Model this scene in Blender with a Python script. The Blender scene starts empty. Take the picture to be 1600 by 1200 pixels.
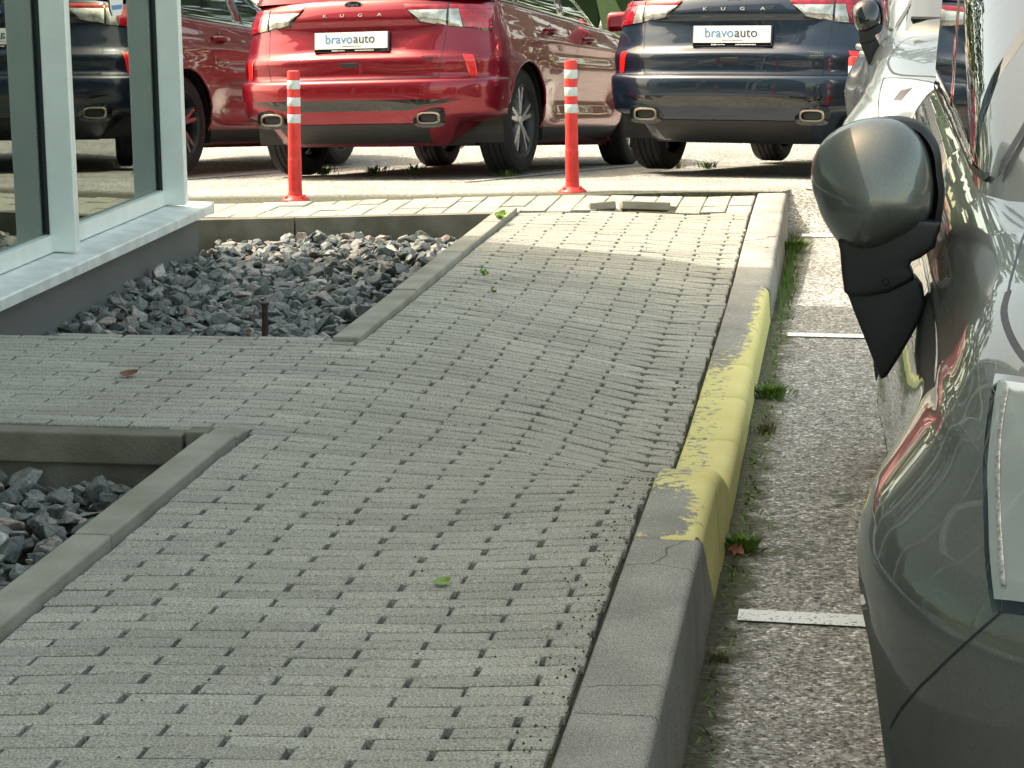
import bpy, bmesh, math, random
import numpy as np
from mathutils import Vector, Matrix
from mathutils.bvhtree import BVHTree
random.seed(7); rng = np.random.default_rng(11)
SC = bpy.context.scene
COL = SC.collection
# ------------------------------------------------------------------ camera
cam_data = bpy.data.cameras.new('camera'); cam = bpy.data.objects.new('camera', cam_data); COL.objects.link(cam)
cam_data.sensor_width = 36.0; cam_data.lens = 3400.0/1600.0*36.0
cam_data.clip_start = 0.05; cam_data.clip_end = 3000
cR = Vector((0.98873672, 0.14945977, -0.00784099)); cU = Vector((-0.02204575, 0.19725997, 0.9801033)); cF = Vector((-0.14803273, 0.96889126, -0.19833313))
mw = Matrix(((cR.x, cU.x, -cF.x, 0), (cR.y, cU.y, -cF.y, 0), (cR.z, cU.z, -cF.z, 1.28), (0, 0, 0, 1)))
cam.matrix_world = mw
cam_data.dof.use_dof = False
SC.camera = cam
# ------------------------------------------------------------------ sky, sun, exposure
SUN_EL = math.radians(56); TRAVEL = Vector((0.995, -0.09, 0)).normalized()
to_sun = Vector((-TRAVEL.x*math.cos(SUN_EL), -TRAVEL.y*math.cos(SUN_EL), math.sin(SUN_EL)))
W = bpy.data.worlds.new('World'); SC.world = W; W.use_nodes = True
wn = W.node_tree.nodes; wl = W.node_tree.links
sky = wn.new('ShaderNodeTexSky'); sky.sky_type = 'NISHITA'; sky.sun_disc = False
sky.sun_elevation = SUN_EL; sky.sun_rotation = math.atan2(to_sun.x, to_sun.y)
sky.air_density = 1.0; sky.dust_density = 3.0; sky.ozone_density = 1.0
tint = wn.new('ShaderNodeMixRGB'); tint.blend_type = 'MULTIPLY'; tint.inputs[0].default_value = 1; tint.inputs[2].default_value = (1.76, 1.50, 1.00, 1)
wl.new(sky.outputs[0], tint.inputs[1]); wl.new(tint.outputs[0], wn['Background'].inputs[0]); wn['Background'].inputs[1].default_value = 0.15
sd = bpy.data.lights.new('sun', 'SUN'); sd.energy = 2.0; sd.angle = math.radians(0.55); sd.color = (1.0, 0.95, 0.86)
sun = bpy.data.objects.new('sun', sd); COL.objects.link(sun)
sun.rotation_euler = to_sun.to_track_quat('Z', 'Y').to_euler(); sun.location = (0, 0, 30)
SC.view_settings.view_transform = 'Standard'; SC.view_settings.look = 'None'
SC.view_settings.exposure = 1.5; SC.view_settings.gamma = 1.0
SC.render.resolution_x = 1024; SC.render.resolution_y = 768
SC.cycles.transparent_max_bounces = 16
# ------------------------------------------------------------------ materials
def new_mat(name):
    m = bpy.data.materials.new(name); m.use_nodes = True
    return m, m.node_tree.nodes, m.node_tree.links, m.node_tree.nodes['Principled BSDF']
def mat(name, col, rough=0.5, metal=0.0, coat=0.0, var=0.0, vscale=20.0, bump=0.0, bscale=60.0, spec=0.5, col2=None, coatr=0.03):
    m, n, l, b = new_mat(name)
    b.inputs['Base Color'].default_value = (*col, 1); b.inputs['Roughness'].default_value = rough
    b.inputs['Metallic'].default_value = metal; b.inputs['Coat Weight'].default_value = coat; b.inputs['Coat Roughness'].default_value = coatr
    b.inputs['Specular IOR Level'].default_value = spec
    tc = n.new('ShaderNodeTexCoord')
    if var > 0 or col2:
        t = n.new('ShaderNodeTexNoise'); t.inputs['Scale'].default_value = vscale; t.inputs['Detail'].default_value = 6
        l.new(tc.outputs['Object'], t.inputs['Vector'])
        mx = n.new('ShaderNodeMixRGB'); c2 = col2 or tuple(c*(1-var) for c in col)
        mx.inputs[1].default_value = (*col, 1); mx.inputs[2].default_value = (*c2, 1)
        rp = n.new('ShaderNodeMapRange'); rp.inputs[1].default_value = 0.35; rp.inputs[2].default_value = 0.65
        l.new(t.outputs['Fac'], rp.inputs[0]); l.new(rp.outputs[0], mx.inputs[0]); l.new(mx.outputs[0], b.inputs['Base Color'])
    if bump > 0:
        t2 = n.new('ShaderNodeTexNoise'); t2.inputs['Scale'].default_value = bscale; t2.inputs['Detail'].default_value = 5
        l.new(tc.outputs['Object'], t2.inputs['Vector'])
        bp = n.new('ShaderNodeBump'); bp.inputs['Strength'].default_value = bump; bp.inputs['Distance'].default_value = 0.01
        l.new(t2.outputs['Fac'], bp.inputs['Height']); l.new(bp.outputs[0], b.inputs['Normal'])
    return m
def paint(name, col, metal=0.45, rough=0.32, flake=0.25):
    m, n, l, b = new_mat(name)
    b.inputs['Metallic'].default_value = metal; b.inputs['Roughness'].default_value = rough
    b.inputs['Coat Weight'].default_value = 1.0; b.inputs['Coat Roughness'].default_value = 0.02
    tc = n.new('ShaderNodeTexCoord'); t = n.new('ShaderNodeTexVoronoi'); t.inputs['Scale'].default_value = 900
    l.new(tc.outputs['Object'], t.inputs['Vector'])
    mx = n.new('ShaderNodeMixRGB'); mx.inputs[1].default_value = (*[c*(1-flake) for c in col], 1); mx.inputs[2].default_value = (*[min(1, c*(1+flake)) for c in col], 1)
    l.new(t.outputs['Color'], mx.inputs[0]); l.new(mx.outputs[0], b.inputs['Base Color'])
    # orange peel and slight panel waviness
    t2 = n.new('ShaderNodeTexNoise'); t2.inputs['Scale'].default_value = 3.0; l.new(tc.outputs['Object'], t2.inputs['Vector'])
    bp = n.new('ShaderNodeBump'); bp.inputs['Strength'].default_value = 0.25; bp.inputs['Distance'].default_value = 0.004
    l.new(t2.outputs['Fac'], bp.inputs['Height']); l.new(bp.outputs[0], b.inputs['Coat Normal'])
    return m
M = {}
M['red'] = paint('red_metallic_paint', (0.24, 0.002, 0.015), metal=0.55, rough=0.28)
M['navy'] = paint('navy_metallic_paint', (0.007, 0.018, 0.038))
M['grey'] = paint('grey_metallic_paint', (0.125, 0.132, 0.118), metal=0.5, rough=0.38)
M['silver'] = paint('silver_metallic_paint', (0.19, 0.215, 0.22), metal=0.6, rough=0.35)
M['black'] = mat('black_plastic', (0.012, 0.013, 0.014), 0.45, bump=0.1, bscale=400)
M['gloss_black'] = mat('gloss_black_trim', (0.006, 0.007, 0.008), 0.08, coat=1)
M['rubber'] = mat('tyre_rubber', (0.014, 0.014, 0.014), 0.75, var=0.4, vscale=30)
M['alloy'] = mat('alloy_rim', (0.55, 0.56, 0.57), 0.22, 0.9)
M['dark_alloy'] = mat('dark_alloy', (0.02, 0.02, 0.022), 0.3, 0.4)
M['chrome'] = mat('chrome', (0.75, 0.75, 0.73), 0.1, 1.0)
M['exhaust'] = mat('exhaust_metal', (0.45, 0.40, 0.33), 0.25, 1.0)
M['lamp_red'] = mat('red_lens', (0.50, 0.012, 0.03), 0.12, 0.2, coat=1, var=0.5, vscale=25)
M['lamp_bright'] = mat('bright_red_reflector', (0.85, 0.02, 0.02), 0.25, 0, coat=1, var=0.25, vscale=60)
M['lamp_clear'] = mat('clear_lens', (0.62, 0.64, 0.60), 0.15, 0.5, coat=1, col2=(0.28, 0.29, 0.26), vscale=18)
M['headlight'] = mat('headlight_glass', (0.40, 0.43, 0.41), 0.12, 0.35, coat=1, var=0.12, vscale=5)
M['lamp_rib'] = mat('ribbed_lamp_strip', (0.48, 0.50, 0.49), 0.3, 0.2, col2=(0.15, 0.16, 0.16), vscale=160)
M['plate'] = mat('plate_white', (0.80, 0.81, 0.80), 0.35)
M['badge_metal'] = mat('badge_metal', (0.62, 0.62, 0.60), 0.3, 0.3)
M['text_blue'] = mat('print_blue', (0.08, 0.25, 0.50), 0.5)
M['text_navy'] = mat('print_navy', (0.02, 0.05, 0.10), 0.5)
M['glass_dark'] = mat('tinted_window', (0.010, 0.016, 0.015), 0.03, 0.0, coat=1, spec=1.0)
M['alu'] = mat('coated_aluminium', (0.80, 0.85, 0.82), 0.42, 0.25, var=0.08, vscale=8, bump=0.05, bscale=700)
M['alu_sill'] = mat('sill_sheet', (0.78, 0.81, 0.79), 0.40, 0.15, var=0.22, vscale=10, bump=0.05, bscale=300)
M['gasket'] = mat('dark_gasket', (0.015, 0.018, 0.025), 0.5)
M['post_red'] = mat('red_bollard', (0.85, 0.045, 0.04), 0.42, var=0.25, vscale=14)
M['post_white'] = mat('reflective_white', (0.72, 0.76, 0.76), 0.35, var=0.15, vscale=40)
M['rust'] = mat('rusty_iron', (0.07, 0.035, 0.022), 0.8, col2=(0.02, 0.014, 0.012), vscale=60, bump=0.5, bscale=200)
M['leaf'] = mat('leaf_green', (0.10, 0.24, 0.02), 0.5, col2=(0.22, 0.30, 0.03), vscale=60)
M['leaf_brown'] = mat('leaf_brown', (0.16, 0.06, 0.03), 0.6)
M['weed'] = mat('weed_green', (0.07, 0.16, 0.02), 0.6, col2=(0.14, 0.22, 0.04), vscale=30)
M['dry'] = mat('dry_grass', (0.20, 0.17, 0.08), 0.7, col2=(0.08, 0.09, 0.03), vscale=30)

def asphalt_mat(name, base, dark, light, dirt=True):
    m, n, l, b = new_mat(name)
    tc = n.new('ShaderNodeTexCoord'); geo = n.new('ShaderNodeSeparateXYZ'); l.new(tc.outputs['Object'], geo.inputs[0])
    v = n.new('ShaderNodeTexVoronoi'); v.inputs['Scale'].default_value = 140; l.new(tc.outputs['Object'], v.inputs['Vector'])
    v2 = n.new('ShaderNodeTexVoronoi'); v2.inputs['Scale'].default_value = 42; l.new(tc.outputs['Object'], v2.inputs['Vector'])
    r = n.new('ShaderNodeValToRGB'); e = r.color_ramp.elements
    e[0].position = 0.0; e[0].color = (*dark, 1); e[1].position = 1.0; e[1].color = (*light, 1)
    e2 = e.new(0.5); e2.color = (*base, 1); e3 = e.new(0.78); e3.color = (*[min(1, c*1.55) for c in base], 1); e4 = e.new(0.22); e4.color = (*[c*0.5 for c in base], 1)
    sp = n.new('ShaderNodeSeparateColor'); l.new(v.outputs['Color'], sp.inputs[0])
    sp2 = n.new('ShaderNodeSeparateColor'); l.new(v2.outputs['Color'], sp2.inputs[0])
    ad = n.new('ShaderNodeMath'); ad.operation = 'MULTIPLY_ADD'; ad.inputs[1].default_value = 0.78; 
    ml = n.new('ShaderNodeMath'); ml.operation = 'MULTIPLY'; ml.inputs[1].default_value = 0.22
    l.new(sp2.outputs[0], ml.inputs[0]); l.new(sp.outputs[0], ad.inputs[0]); l.new(ml.outputs[0], ad.inputs[2]); l.new(ad.outputs[0], r.inputs[0])
    big = n.new('ShaderNodeTexNoise'); big.inputs['Scale'].default_value = 1.6; big.inputs['Detail'].default_value = 7; l.new(tc.outputs['Object'], big.inputs['Vector'])
    mr = n.new('ShaderNodeMapRange'); mr.inputs[1].default_value = 0.3; mr.inputs[2].default_value = 0.7; mr.inputs[3].default_value = 0.78; mr.inputs[4].default_value = 1.15
    l.new(big.outputs['Fac'], mr.inputs[0])
    mx = n.new('ShaderNodeMixRGB'); mx.blend_type = 'MULTIPLY'; mx.inputs[0].default_value = 1
    l.new(r.outputs[0], mx.inputs[1]); l.new(mr.outputs[0], mx.inputs[2])
    out = mx.outputs[0]
    if dirt:
        # soil and moss collected along the foot of the kerb (x from -0.27 to -0.12)
        nz = n.new('ShaderNodeTexNoise'); nz.inputs['Scale'].default_value = 14; nz.inputs['Detail'].default_value = 8; l.new(tc.outputs['Object'], nz.inputs['Vector'])
        ma = n.new('ShaderNodeMath'); ma.operation = 'MULTIPLY_ADD'; ma.inputs[1].default_value = 0.22; ma.inputs[2].default_value = 0.0; l.new(nz.outputs['Fac'], ma.inputs[0])
        sb = n.new('ShaderNodeMath'); sb.operation = 'SUBTRACT'; l.new(geo.outputs['X'], sb.inputs[0]); l.new(ma.outputs[0], sb.inputs[1])
        mp = n.new('ShaderNodeMapRange'); mp.inputs[1].default_value = -0.34; mp.inputs[2].default_value = -0.27; mp.inputs[3].default_value = 0.9; mp.inputs[4].default_value = 0.0
        l.new(sb.outputs[0], mp.inputs[0])
        yl = n.new('ShaderNodeMapRange'); yl.inputs[1].default_value = 11.4; yl.inputs[2].default_value = 11.9; yl.inputs[3].default_value = 1; yl.inputs[4].default_value = 0; l.new(geo.outputs['Y'], yl.inputs[0])
        mm = n.new('ShaderNodeMath'); mm.operation = 'MULTIPLY'; l.new(mp.outputs[0], mm.inputs[0]); l.new(yl.outputs[0], mm.inputs[1])
        soil = n.new('ShaderNodeMixRGB'); soil.inputs[1].default_value = (0.045, 0.035, 0.022, 1); soil.inputs[2].default_value = (0.05, 0.065, 0.018, 1); l.new(nz.outputs['Fac'], soil.inputs[0])
        m2 = n.new('ShaderNodeMixRGB'); l.new(mm.outputs[0], m2.inputs[0]); l.new(out, m2.inputs[1]); l.new(soil.outputs[0], m2.inputs[2]); out = m2.outputs[0]
        # faint moss streak across the lane
        w1 = n.new('ShaderNodeMath'); w1.operation = 'MULTIPLY_ADD'; w1.inputs[1].default_value = -3.0; l.new(geo.outputs['X'], w1.inputs[0]); l.new(geo.outputs['Y'], w1.inputs[2])
        w2 = n.new('ShaderNodeMath'); w2.operation = 'SUBTRACT'; w2.inputs[1].default_value = 5.85; l.new(w1.outputs[0], w2.inputs[0])
        w3 = n.new('ShaderNodeMath'); w3.operation = 'ABSOLUTE'; l.new(w2.outputs[0], w3.inputs[0])
        w4 = n.new('ShaderNodeMapRange'); w4.inputs[1].default_value = 0.0; w4.inputs[2].default_value = 0.45; w4.inputs[3].default_value = 0.75; w4.inputs[4].default_value = 0; l.new(w3.outputs[0], w4.inputs[0])
        w5 = n.new('ShaderNodeMapRange'); w5.inputs[1].default_value = 0.45; w5.inputs[2].default_value = 0.62; l.new(nz.outputs['Fac'], w5.inputs[0])
        w6 = n.new('ShaderNodeMath'); w6.operation = 'MULTIPLY'; l.new(w4.outputs[0], w6.inputs[0]); l.new(w5.outputs[0], w6.inputs[1])
        m3 = n.new('ShaderNodeMixRGB'); m3.inputs[2].default_value = (0.06, 0.075, 0.025, 1); l.new(w6.outputs[0], m3.inputs[0]); l.new(out, m3.inputs[1]); out = m3.outputs[0]
    l.new(out, b.inputs['Base Color']); b.inputs['Roughness'].default_value = 0.85
    bp = n.new('ShaderNodeBump'); bp.inputs['Strength'].default_value = 1.0; bp.inputs['Distance'].default_value = 0.012
    l.new(v2.outputs['Distance'], bp.inputs['Height']); bp.invert = True; l.new(bp.outputs[0], b.inputs['Normal'])
    return m
M['asphalt'] = asphalt_mat('worn_asphalt', (0.29, 0.286, 0.262), (0.05, 0.05, 0.045), (0.98, 0.97, 0.92))

def paver_mat():
    m, n, l, b = new_mat('concrete_paver')
    tc = n.new('ShaderNodeTexCoord')
    at = n.new('ShaderNodeAttribute'); at.attribute_name = 'tone'
    n1 = n.new('ShaderNodeTexNoise'); n1.inputs['Scale'].default_value = 240; n1.inputs['Detail'].default_value = 4; l.new(tc.outputs['Object'], n1.inputs['Vector'])
    n2 = n.new('ShaderNodeTexNoise'); n2.inputs['Scale'].default_value = 2.2; n2.inputs['Detail'].default_value = 6; l.new(tc.outputs['Object'], n2.inputs['Vector'])
    r = n.new('ShaderNodeValToRGB'); e = r.color_ramp.elements; e[0].position = 0.34; e[0].color = (0.17, 0.162, 0.135, 1); e[1].position = 0.68; e[1].color = (0.50, 0.49, 0.42, 1)
    l.new(n1.outputs['Fac'], r.inputs[0])
    a = n.new('ShaderNodeMapRange'); a.inputs[1].default_value = 0.3; a.inputs[2].default_value = 0.7; a.inputs[3].default_value = 0.86; a.inputs[4].default_value = 1.10; l.new(n2.outputs['Fac'], a.inputs[0])
    t = n.new('ShaderNodeMath'); t.operation = 'MULTIPLY'; l.new(a.outputs[0], t.inputs[0]); l.new(at.outputs['Fac'], t.inputs[1])
    mx = n.new('ShaderNodeMixRGB'); mx.blend_type = 'MULTIPLY'; mx.inputs[0].default_value = 1; l.new(r.outputs[0], mx.inputs[1]); l.new(t.outputs[0], mx.inputs[2])
    # dark grit specks
    v = n.new('ShaderNodeTexVoronoi'); v.inputs['Scale'].default_value = 24; l.new(tc.outputs['Object'], v.inputs['Vector'])
    g = n.new('ShaderNodeMapRange'); g.inputs[1].default_value = 0.03; g.inputs[2].default_value = 0.07; g.inputs[3].default_value = 0.5; g.inputs[4].default_value = 0; l.new(v.outputs['Distance'], g.inputs[0])
    m2 = n.new('ShaderNodeMixRGB'); m2.inputs[2].default_value = (0.08, 0.075, 0.06, 1); l.new(g.outputs[0], m2.inputs[0]); l.new(mx.outputs[0], m2.inputs[1])
    l.new(m2.outputs[0], b.inputs['Base Color']); b.inputs['Roughness'].default_value = 0.8
    bp = n.new('ShaderNodeBump'); bp.inputs['Strength'].default_value = 0.5; bp.inputs['Distance'].default_value = 0.003; l.new(n1.outputs['Fac'], bp.inputs['Height']); l.new(bp.outputs[0], b.inputs['Normal'])
    return m
M['paver'] = paver_mat()
M['joint'] = mat('joint_soil', (0.030, 0.024, 0.016), 0.95, col2=(0.05, 0.048, 0.022), vscale=9, bump=0.8, bscale=150)
M['concrete'] = mat('edging_concrete', (0.34, 0.33, 0.28), 0.85, col2=(0.24, 0.23, 0.18), vscale=5, bump=0.4, bscale=220)
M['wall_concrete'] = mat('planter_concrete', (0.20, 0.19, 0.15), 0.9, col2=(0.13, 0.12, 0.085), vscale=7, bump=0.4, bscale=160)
M['base_wall'] = mat('plinth_render', (0.145, 0.145, 0.14), 0.7, var=0.1, vscale=3, bump=0.1, bscale=200)
def kerb_mat():
    m, n, l, b = new_mat('kerb_concrete_with_worn_yellow')
    tc = n.new('ShaderNodeTexCoord'); s = n.new('ShaderNodeSeparateXYZ'); l.new(tc.outputs['Object'], s.inputs[0])
    gn = n.new('ShaderNodeNewGeometry'); sn = n.new('ShaderNodeSeparateXYZ'); l.new(gn.outputs['Normal'], sn.inputs[0])
    fine = n.new('ShaderNodeTexNoise'); fine.inputs['Scale'].default_value = 300; fine.inputs['Detail'].default_value = 3; l.new(tc.outputs['Object'], fine.inputs['Vector'])
    blot = n.new('ShaderNodeTexNoise'); blot.inputs['Scale'].default_value = 5; blot.inputs['Detail'].default_value = 8; l.new(tc.outputs['Object'], blot.inputs['Vector'])
    c = n.new('ShaderNodeValToRGB'); e = c.color_ramp.elements; e[0].position = 0.32; e[0].color = (0.14, 0.138, 0.125, 1); e[1].position = 0.68; e[1].color = (0.44, 0.432, 0.39, 1); l.new(fine.outputs['Fac'], c.inputs[0])
    bm_ = n.new('ShaderNodeMapRange'); bm_.inputs[1].default_value = 0.3; bm_.inputs[2].default_value = 0.7; bm_.inputs[3].default_value = 0.75; bm_.inputs[4].default_value = 1.15; l.new(blot.outputs['Fac'], bm_.inputs[0])
    cc = n.new('ShaderNodeMixRGB'); cc.blend_type = 'MULTIPLY'; cc.inputs[0].default_value = 1; l.new(c.outputs[0], cc.inputs[1]); l.new(bm_.outputs[0], cc.inputs[2])
    # beyond y = 9 the kerb is pale
    pale = n.new('ShaderNodeMapRange'); pale.inputs[1].default_value = 8.8; pale.inputs[2].default_value = 9.0; pale.inputs[3].default_value = 1.0; pale.inputs[4].default_value = 1.08; l.new(s.outputs['Y'], pale.inputs[0])
    c3 = n.new('ShaderNodeMixRGB'); c3.blend_type = 'MULTIPLY'; c3.inputs[0].default_value = 1; l.new(cc.outputs[0], c3.inputs[1]); l.new(pale.outputs[0], c3.inputs[2])
    ck = n.new('ShaderNodeTexVoronoi'); ck.feature = 'DISTANCE_TO_EDGE'; ck.inputs['Scale'].default_value = 1.7
    wv = n.new('ShaderNodeMixRGB'); wv.inputs[0].default_value = 0.06; wn_ = n.new('ShaderNodeTexNoise'); wn_.inputs['Scale'].default_value = 9; l.new(tc.outputs['Object'], wn_.inputs['Vector']); l.new(tc.outputs['Object'], wv.inputs[1]); l.new(wn_.outputs['Color'], wv.inputs[2]); l.new(wv.outputs[0], ck.inputs['Vector'])
    ct = n.new('ShaderNodeMapRange'); ct.inputs[1].default_value = 0.0015; ct.inputs[2].default_value = 0.005; ct.inputs[3].default_value = 0.28; ct.inputs[4].default_value = 1.0; l.new(ck.outputs['Distance'], ct.inputs[0])
    c4 = n.new('ShaderNodeMixRGB'); c4.blend_type = 'MULTIPLY'; c4.inputs[0].default_value = 1; l.new(c3.outputs[0], c4.inputs[1]); l.new(ct.outputs[0], c4.inputs[2]); c3 = c4
    yel = n.new('ShaderNodeMixRGB'); yel.inputs[1].default_value = (0.78, 0.73, 0.33, 1); yel.inputs[2].default_value = (0.60, 0.54, 0.17, 1); l.new(blot.outputs['Fac'], yel.inputs[0])
    # coverage: 'keep' threshold varies along y on the top, full on the face
    wear = n.new('ShaderNodeTexNoise'); wear.inputs['Scale'].default_value = 34; wear.inputs['Detail'].default_value = 9; wear.inputs['Roughness'].default_value = 0.7
    mp = n.new('ShaderNodeMapping'); mp.inputs['Scale'].default_value = (1.0, 1.0, 1); l.new(tc.outputs['Object'], mp.inputs[0]); l.new(mp.outputs[0], wear.inputs['Vector'])
    ramp = n.new('ShaderNodeValToRGB'); ramp.color_ramp.interpolation = 'LINEAR'   # y 4..9.2 -> coverage on top
    mr = n.new('ShaderNodeMapRange'); mr.inputs[1].default_value = 4.0; mr.inputs[2].default_value = 9.2; l.new(s.outputs['Y'], mr.inputs[0]); l.new(mr.outputs[0], ramp.inputs[0])
    el = ramp.color_ramp.elements; el[0].position = 0.0; el[0].color = (0, 0, 0, 1); el[1].position = 1.0; el[1].color = (0, 0, 0, 1)
    def stop(y, v):
        q = el.new((y-4.0)/5.2); q.color = (v, v, v, 1)
    stop(4.575, 0.0); stop(4.59, 0.55); stop(4.66, 0.33); stop(4.95, 0.36); stop(5.1, 0.55); stop(5.25, 0.5); stop(5.6, 0.55); stop(5.9, 0.57); stop(7.1, 0.58); stop(7.35, 0.46); stop(7.7, 0.36); stop(8.3, 0.34); stop(8.7, 0.3); stop(8.83, 0.25); stop(8.85, 0.0)
    # the outer edge keeps more paint
    xe = n.new('ShaderNodeMapRange'); xe.inputs[1].default_value = -0.36; xe.inputs[2].default_value = -0.285; xe.inputs[3].default_value = 0.0; xe.inputs[4].default_value = 0.32; l.new(s.outputs['X'], xe.inputs[0])
    ins = n.new('ShaderNodeMath'); ins.operation = 'GREATER_THAN'; ins.inputs[1].default_value = 0.01; l.new(ramp.outputs[0], ins.inputs[0])
    xm = n.new('ShaderNodeMath'); xm.operation = 'MULTIPLY'; l.new(xe.outputs[0], xm.inputs[0]); l.new(ins.outputs[0], xm.inputs[1])
    cov = n.new('ShaderNodeMath'); cov.operation = 'ADD'; l.new(ramp.outputs[0], cov.inputs[0]); l.new(xm.outputs[0], cov.inputs[1])
    # the face: full from y 4.0 (slanting) to 8.85
    fy = n.new('ShaderNodeMath'); fy.operation = 'MULTIPLY_ADD'; fy.inputs[1].default_value = 1.3; l.new(s.outputs['Z'], fy.inputs[0]); 
    fyy = n.new('ShaderNodeMath'); fyy.operation = 'SUBTRACT'; l.new(s.outputs['Y'], fyy.inputs[0]); fyy.inputs[1].default_value = 0.0; l.new(fyy.outputs[0], fy.inputs[2])
    f1 = n.new('ShaderNodeMapRange'); f1.inputs[1].default_value = 4.56; f1.inputs[2].default_value = 4.64; l.new(fy.outputs[0], f1.inputs[0])
    f2 = n.new('ShaderNodeMapRange'); f2.inputs[1].default_value = 8.8; f2.inputs[2].default_value = 8.86; f2.inputs[3].default_value = 0.64; f2.inputs[4].default_value = 0; l.new(s.outputs['Y'], f2.inputs[0])
    fc = n.new('ShaderNodeMath'); fc.operation = 'MULTIPLY'; l.new(f1.outputs[0], fc.inputs[0]); l.new(f2.outputs[0], fc.inputs[1])
    isf = n.new('ShaderNodeMapRange'); isf.inputs[1].default_value = 0.35; isf.inputs[2].default_value = 0.6; l.new(sn.outputs['X'], isf.inputs[0])
    cm = n.new('ShaderNodeMix'); l.new(isf.outputs[0], cm.inputs[0]); l.new(cov.outputs[0], cm.inputs[2]); l.new(fc.outputs[0], cm.inputs[3])
    df = n.new('ShaderNodeMath'); df.operation = 'SUBTRACT'; l.new(cm.outputs[0], df.inputs[0]); l.new(wear.outputs['Fac'], df.inputs[1])
    st = n.new('ShaderNodeMapRange'); st.inputs[1].default_value = -0.02; st.inputs[2].default_value = 0.03; l.new(df.outputs[0], st.inputs[0])
    mx = n.new('ShaderNodeMixRGB'); l.new(st.outputs[0], mx.inputs[0]); l.new(c3.outputs[0], mx.inputs[1]); l.new(yel.outputs[0], mx.inputs[2])
    l.new(mx.outputs[0], b.inputs['Base Color']); b.inputs['Roughness'].default_value = 0.8
    bp = n.new('ShaderNodeBump'); bp.inputs['Strength'].default_value = 0.45; bp.inputs['Distance'].default_value = 0.003; l.new(fine.outputs['Fac'], bp.inputs['Height']); l.new(bp.outputs[0], b.inputs['Normal'])
    return m
M['kerb'] = kerb_mat()
def rock_mat():
    m, n, l, b = new_mat('crushed_rock')
    tc = n.new('ShaderNodeTexCoord'); at = n.new('ShaderNodeAttribute'); at.attribute_name = 'tone'
    r = n.new('ShaderNodeValToRGB'); e = r.color_ramp.elements; e[0].color = (0.045, 0.052, 0.048, 1); e[1].color = (0.30, 0.29, 0.27, 1)
    q = e.new(0.5); q.color = (0.085, 0.094, 0.088, 1); q = e.new(0.75); q.color = (0.15, 0.155, 0.145, 1); q = e.new(0.88); q.color = (0.20, 0.15, 0.13, 1)
    l.new(at.outputs['Fac'], r.inputs[0])
    n1 = n.new('ShaderNodeTexNoise'); n1.inputs['Scale'].default_value = 90; n1.inputs['Detail'].default_value = 6; l.new(tc.outputs['Object'], n1.inputs['Vector'])
    mr = n.new('ShaderNodeMapRange'); mr.inputs[1].default_value = 0.3; mr.inputs[2].default_value = 0.7; mr.inputs[3].default_value = 0.7; mr.inputs[4].default_value = 2.0; l.new(n1.outputs['Fac'], mr.inputs[0])
    mx = n.new('ShaderNodeMixRGB'); mx.blend_type = 'MULTIPLY'; mx.inputs[0].default_value = 1; l.new(r.outputs[0], mx.inputs[1]); l.new(mr.outputs[0], mx.inputs[2])
    l.new(mx.outputs[0], b.inputs['Base Color']); b.inputs['Roughness'].default_value = 0.5
    bp = n.new('ShaderNodeBump'); bp.inputs['Strength'].default_value = 0.6; bp.inputs['Distance'].default_value = 0.004; l.new(n1.outputs['Fac'], bp.inputs['Height']); l.new(bp.outputs[0], b.inputs['Normal'])
    return m
M['rock'] = rock_mat()
def line_mat():
    m, n, l, b = new_mat('road_paint')
    tc = n.new('ShaderNodeTexCoord'); v = n.new('ShaderNodeTexNoise'); v.inputs['Scale'].default_value = 90; v.inputs['Detail'].default_value = 6; l.new(tc.outputs['Object'], v.inputs['Vector'])
    r = n.new('ShaderNodeValToRGB'); e = r.color_ramp.elements; e[0].position = 0.36; e[0].color = (0.30, 0.30, 0.28, 1); e[1].position = 0.43; e[1].color = (0.84, 0.88, 0.87, 1); l.new(v.outputs['Fac'], r.inputs[0])
    l.new(r.outputs[0], b.inputs['Base Color']); b.inputs['Roughness'].default_value = 0.7
    return m
M['line'] = line_mat()
M['faint_line'] = mat('worn_road_paint', (0.42, 0.42, 0.40), 0.8, col2=(0.2, 0.19, 0.17), vscale=30)
def glass_mat():
    m, n, l, b = new_mat('facade_glass')
    n.remove(b)
    out = n['Material Output']
    tr = n.new('ShaderNodeBsdfTransparent'); tr.inputs[0].default_value = (0.60, 0.78, 0.69, 1)
    gl = n.new('ShaderNodeBsdfGlossy'); gl.inputs['Roughness'].default_value = 0.0; gl.inputs[0].default_value = (0.86, 0.97, 0.92, 1)
    fr = n.new('ShaderNodeFresnel'); fr.inputs[0].default_value = 2.9
    mx = n.new('ShaderNodeMixShader'); l.new(fr.outputs[0], mx.inputs[0]); l.new(tr.outputs[0], mx.inputs[1]); l.new(gl.outputs[0], mx.inputs[2])
    l.new(mx.outputs[0], out.inputs[0])
    return m
M['facade_glass'] = glass_mat()
M['inner_floor'] = mat('showroom_floor', (0.10, 0.10, 0.10), 0.4)
M['inner_wall'] = mat('showroom_wall', (0.05, 0.06, 0.06), 0.8)
M['roof'] = mat('roof_membrane', (0.2, 0.2, 0.2), 0.8)
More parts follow.
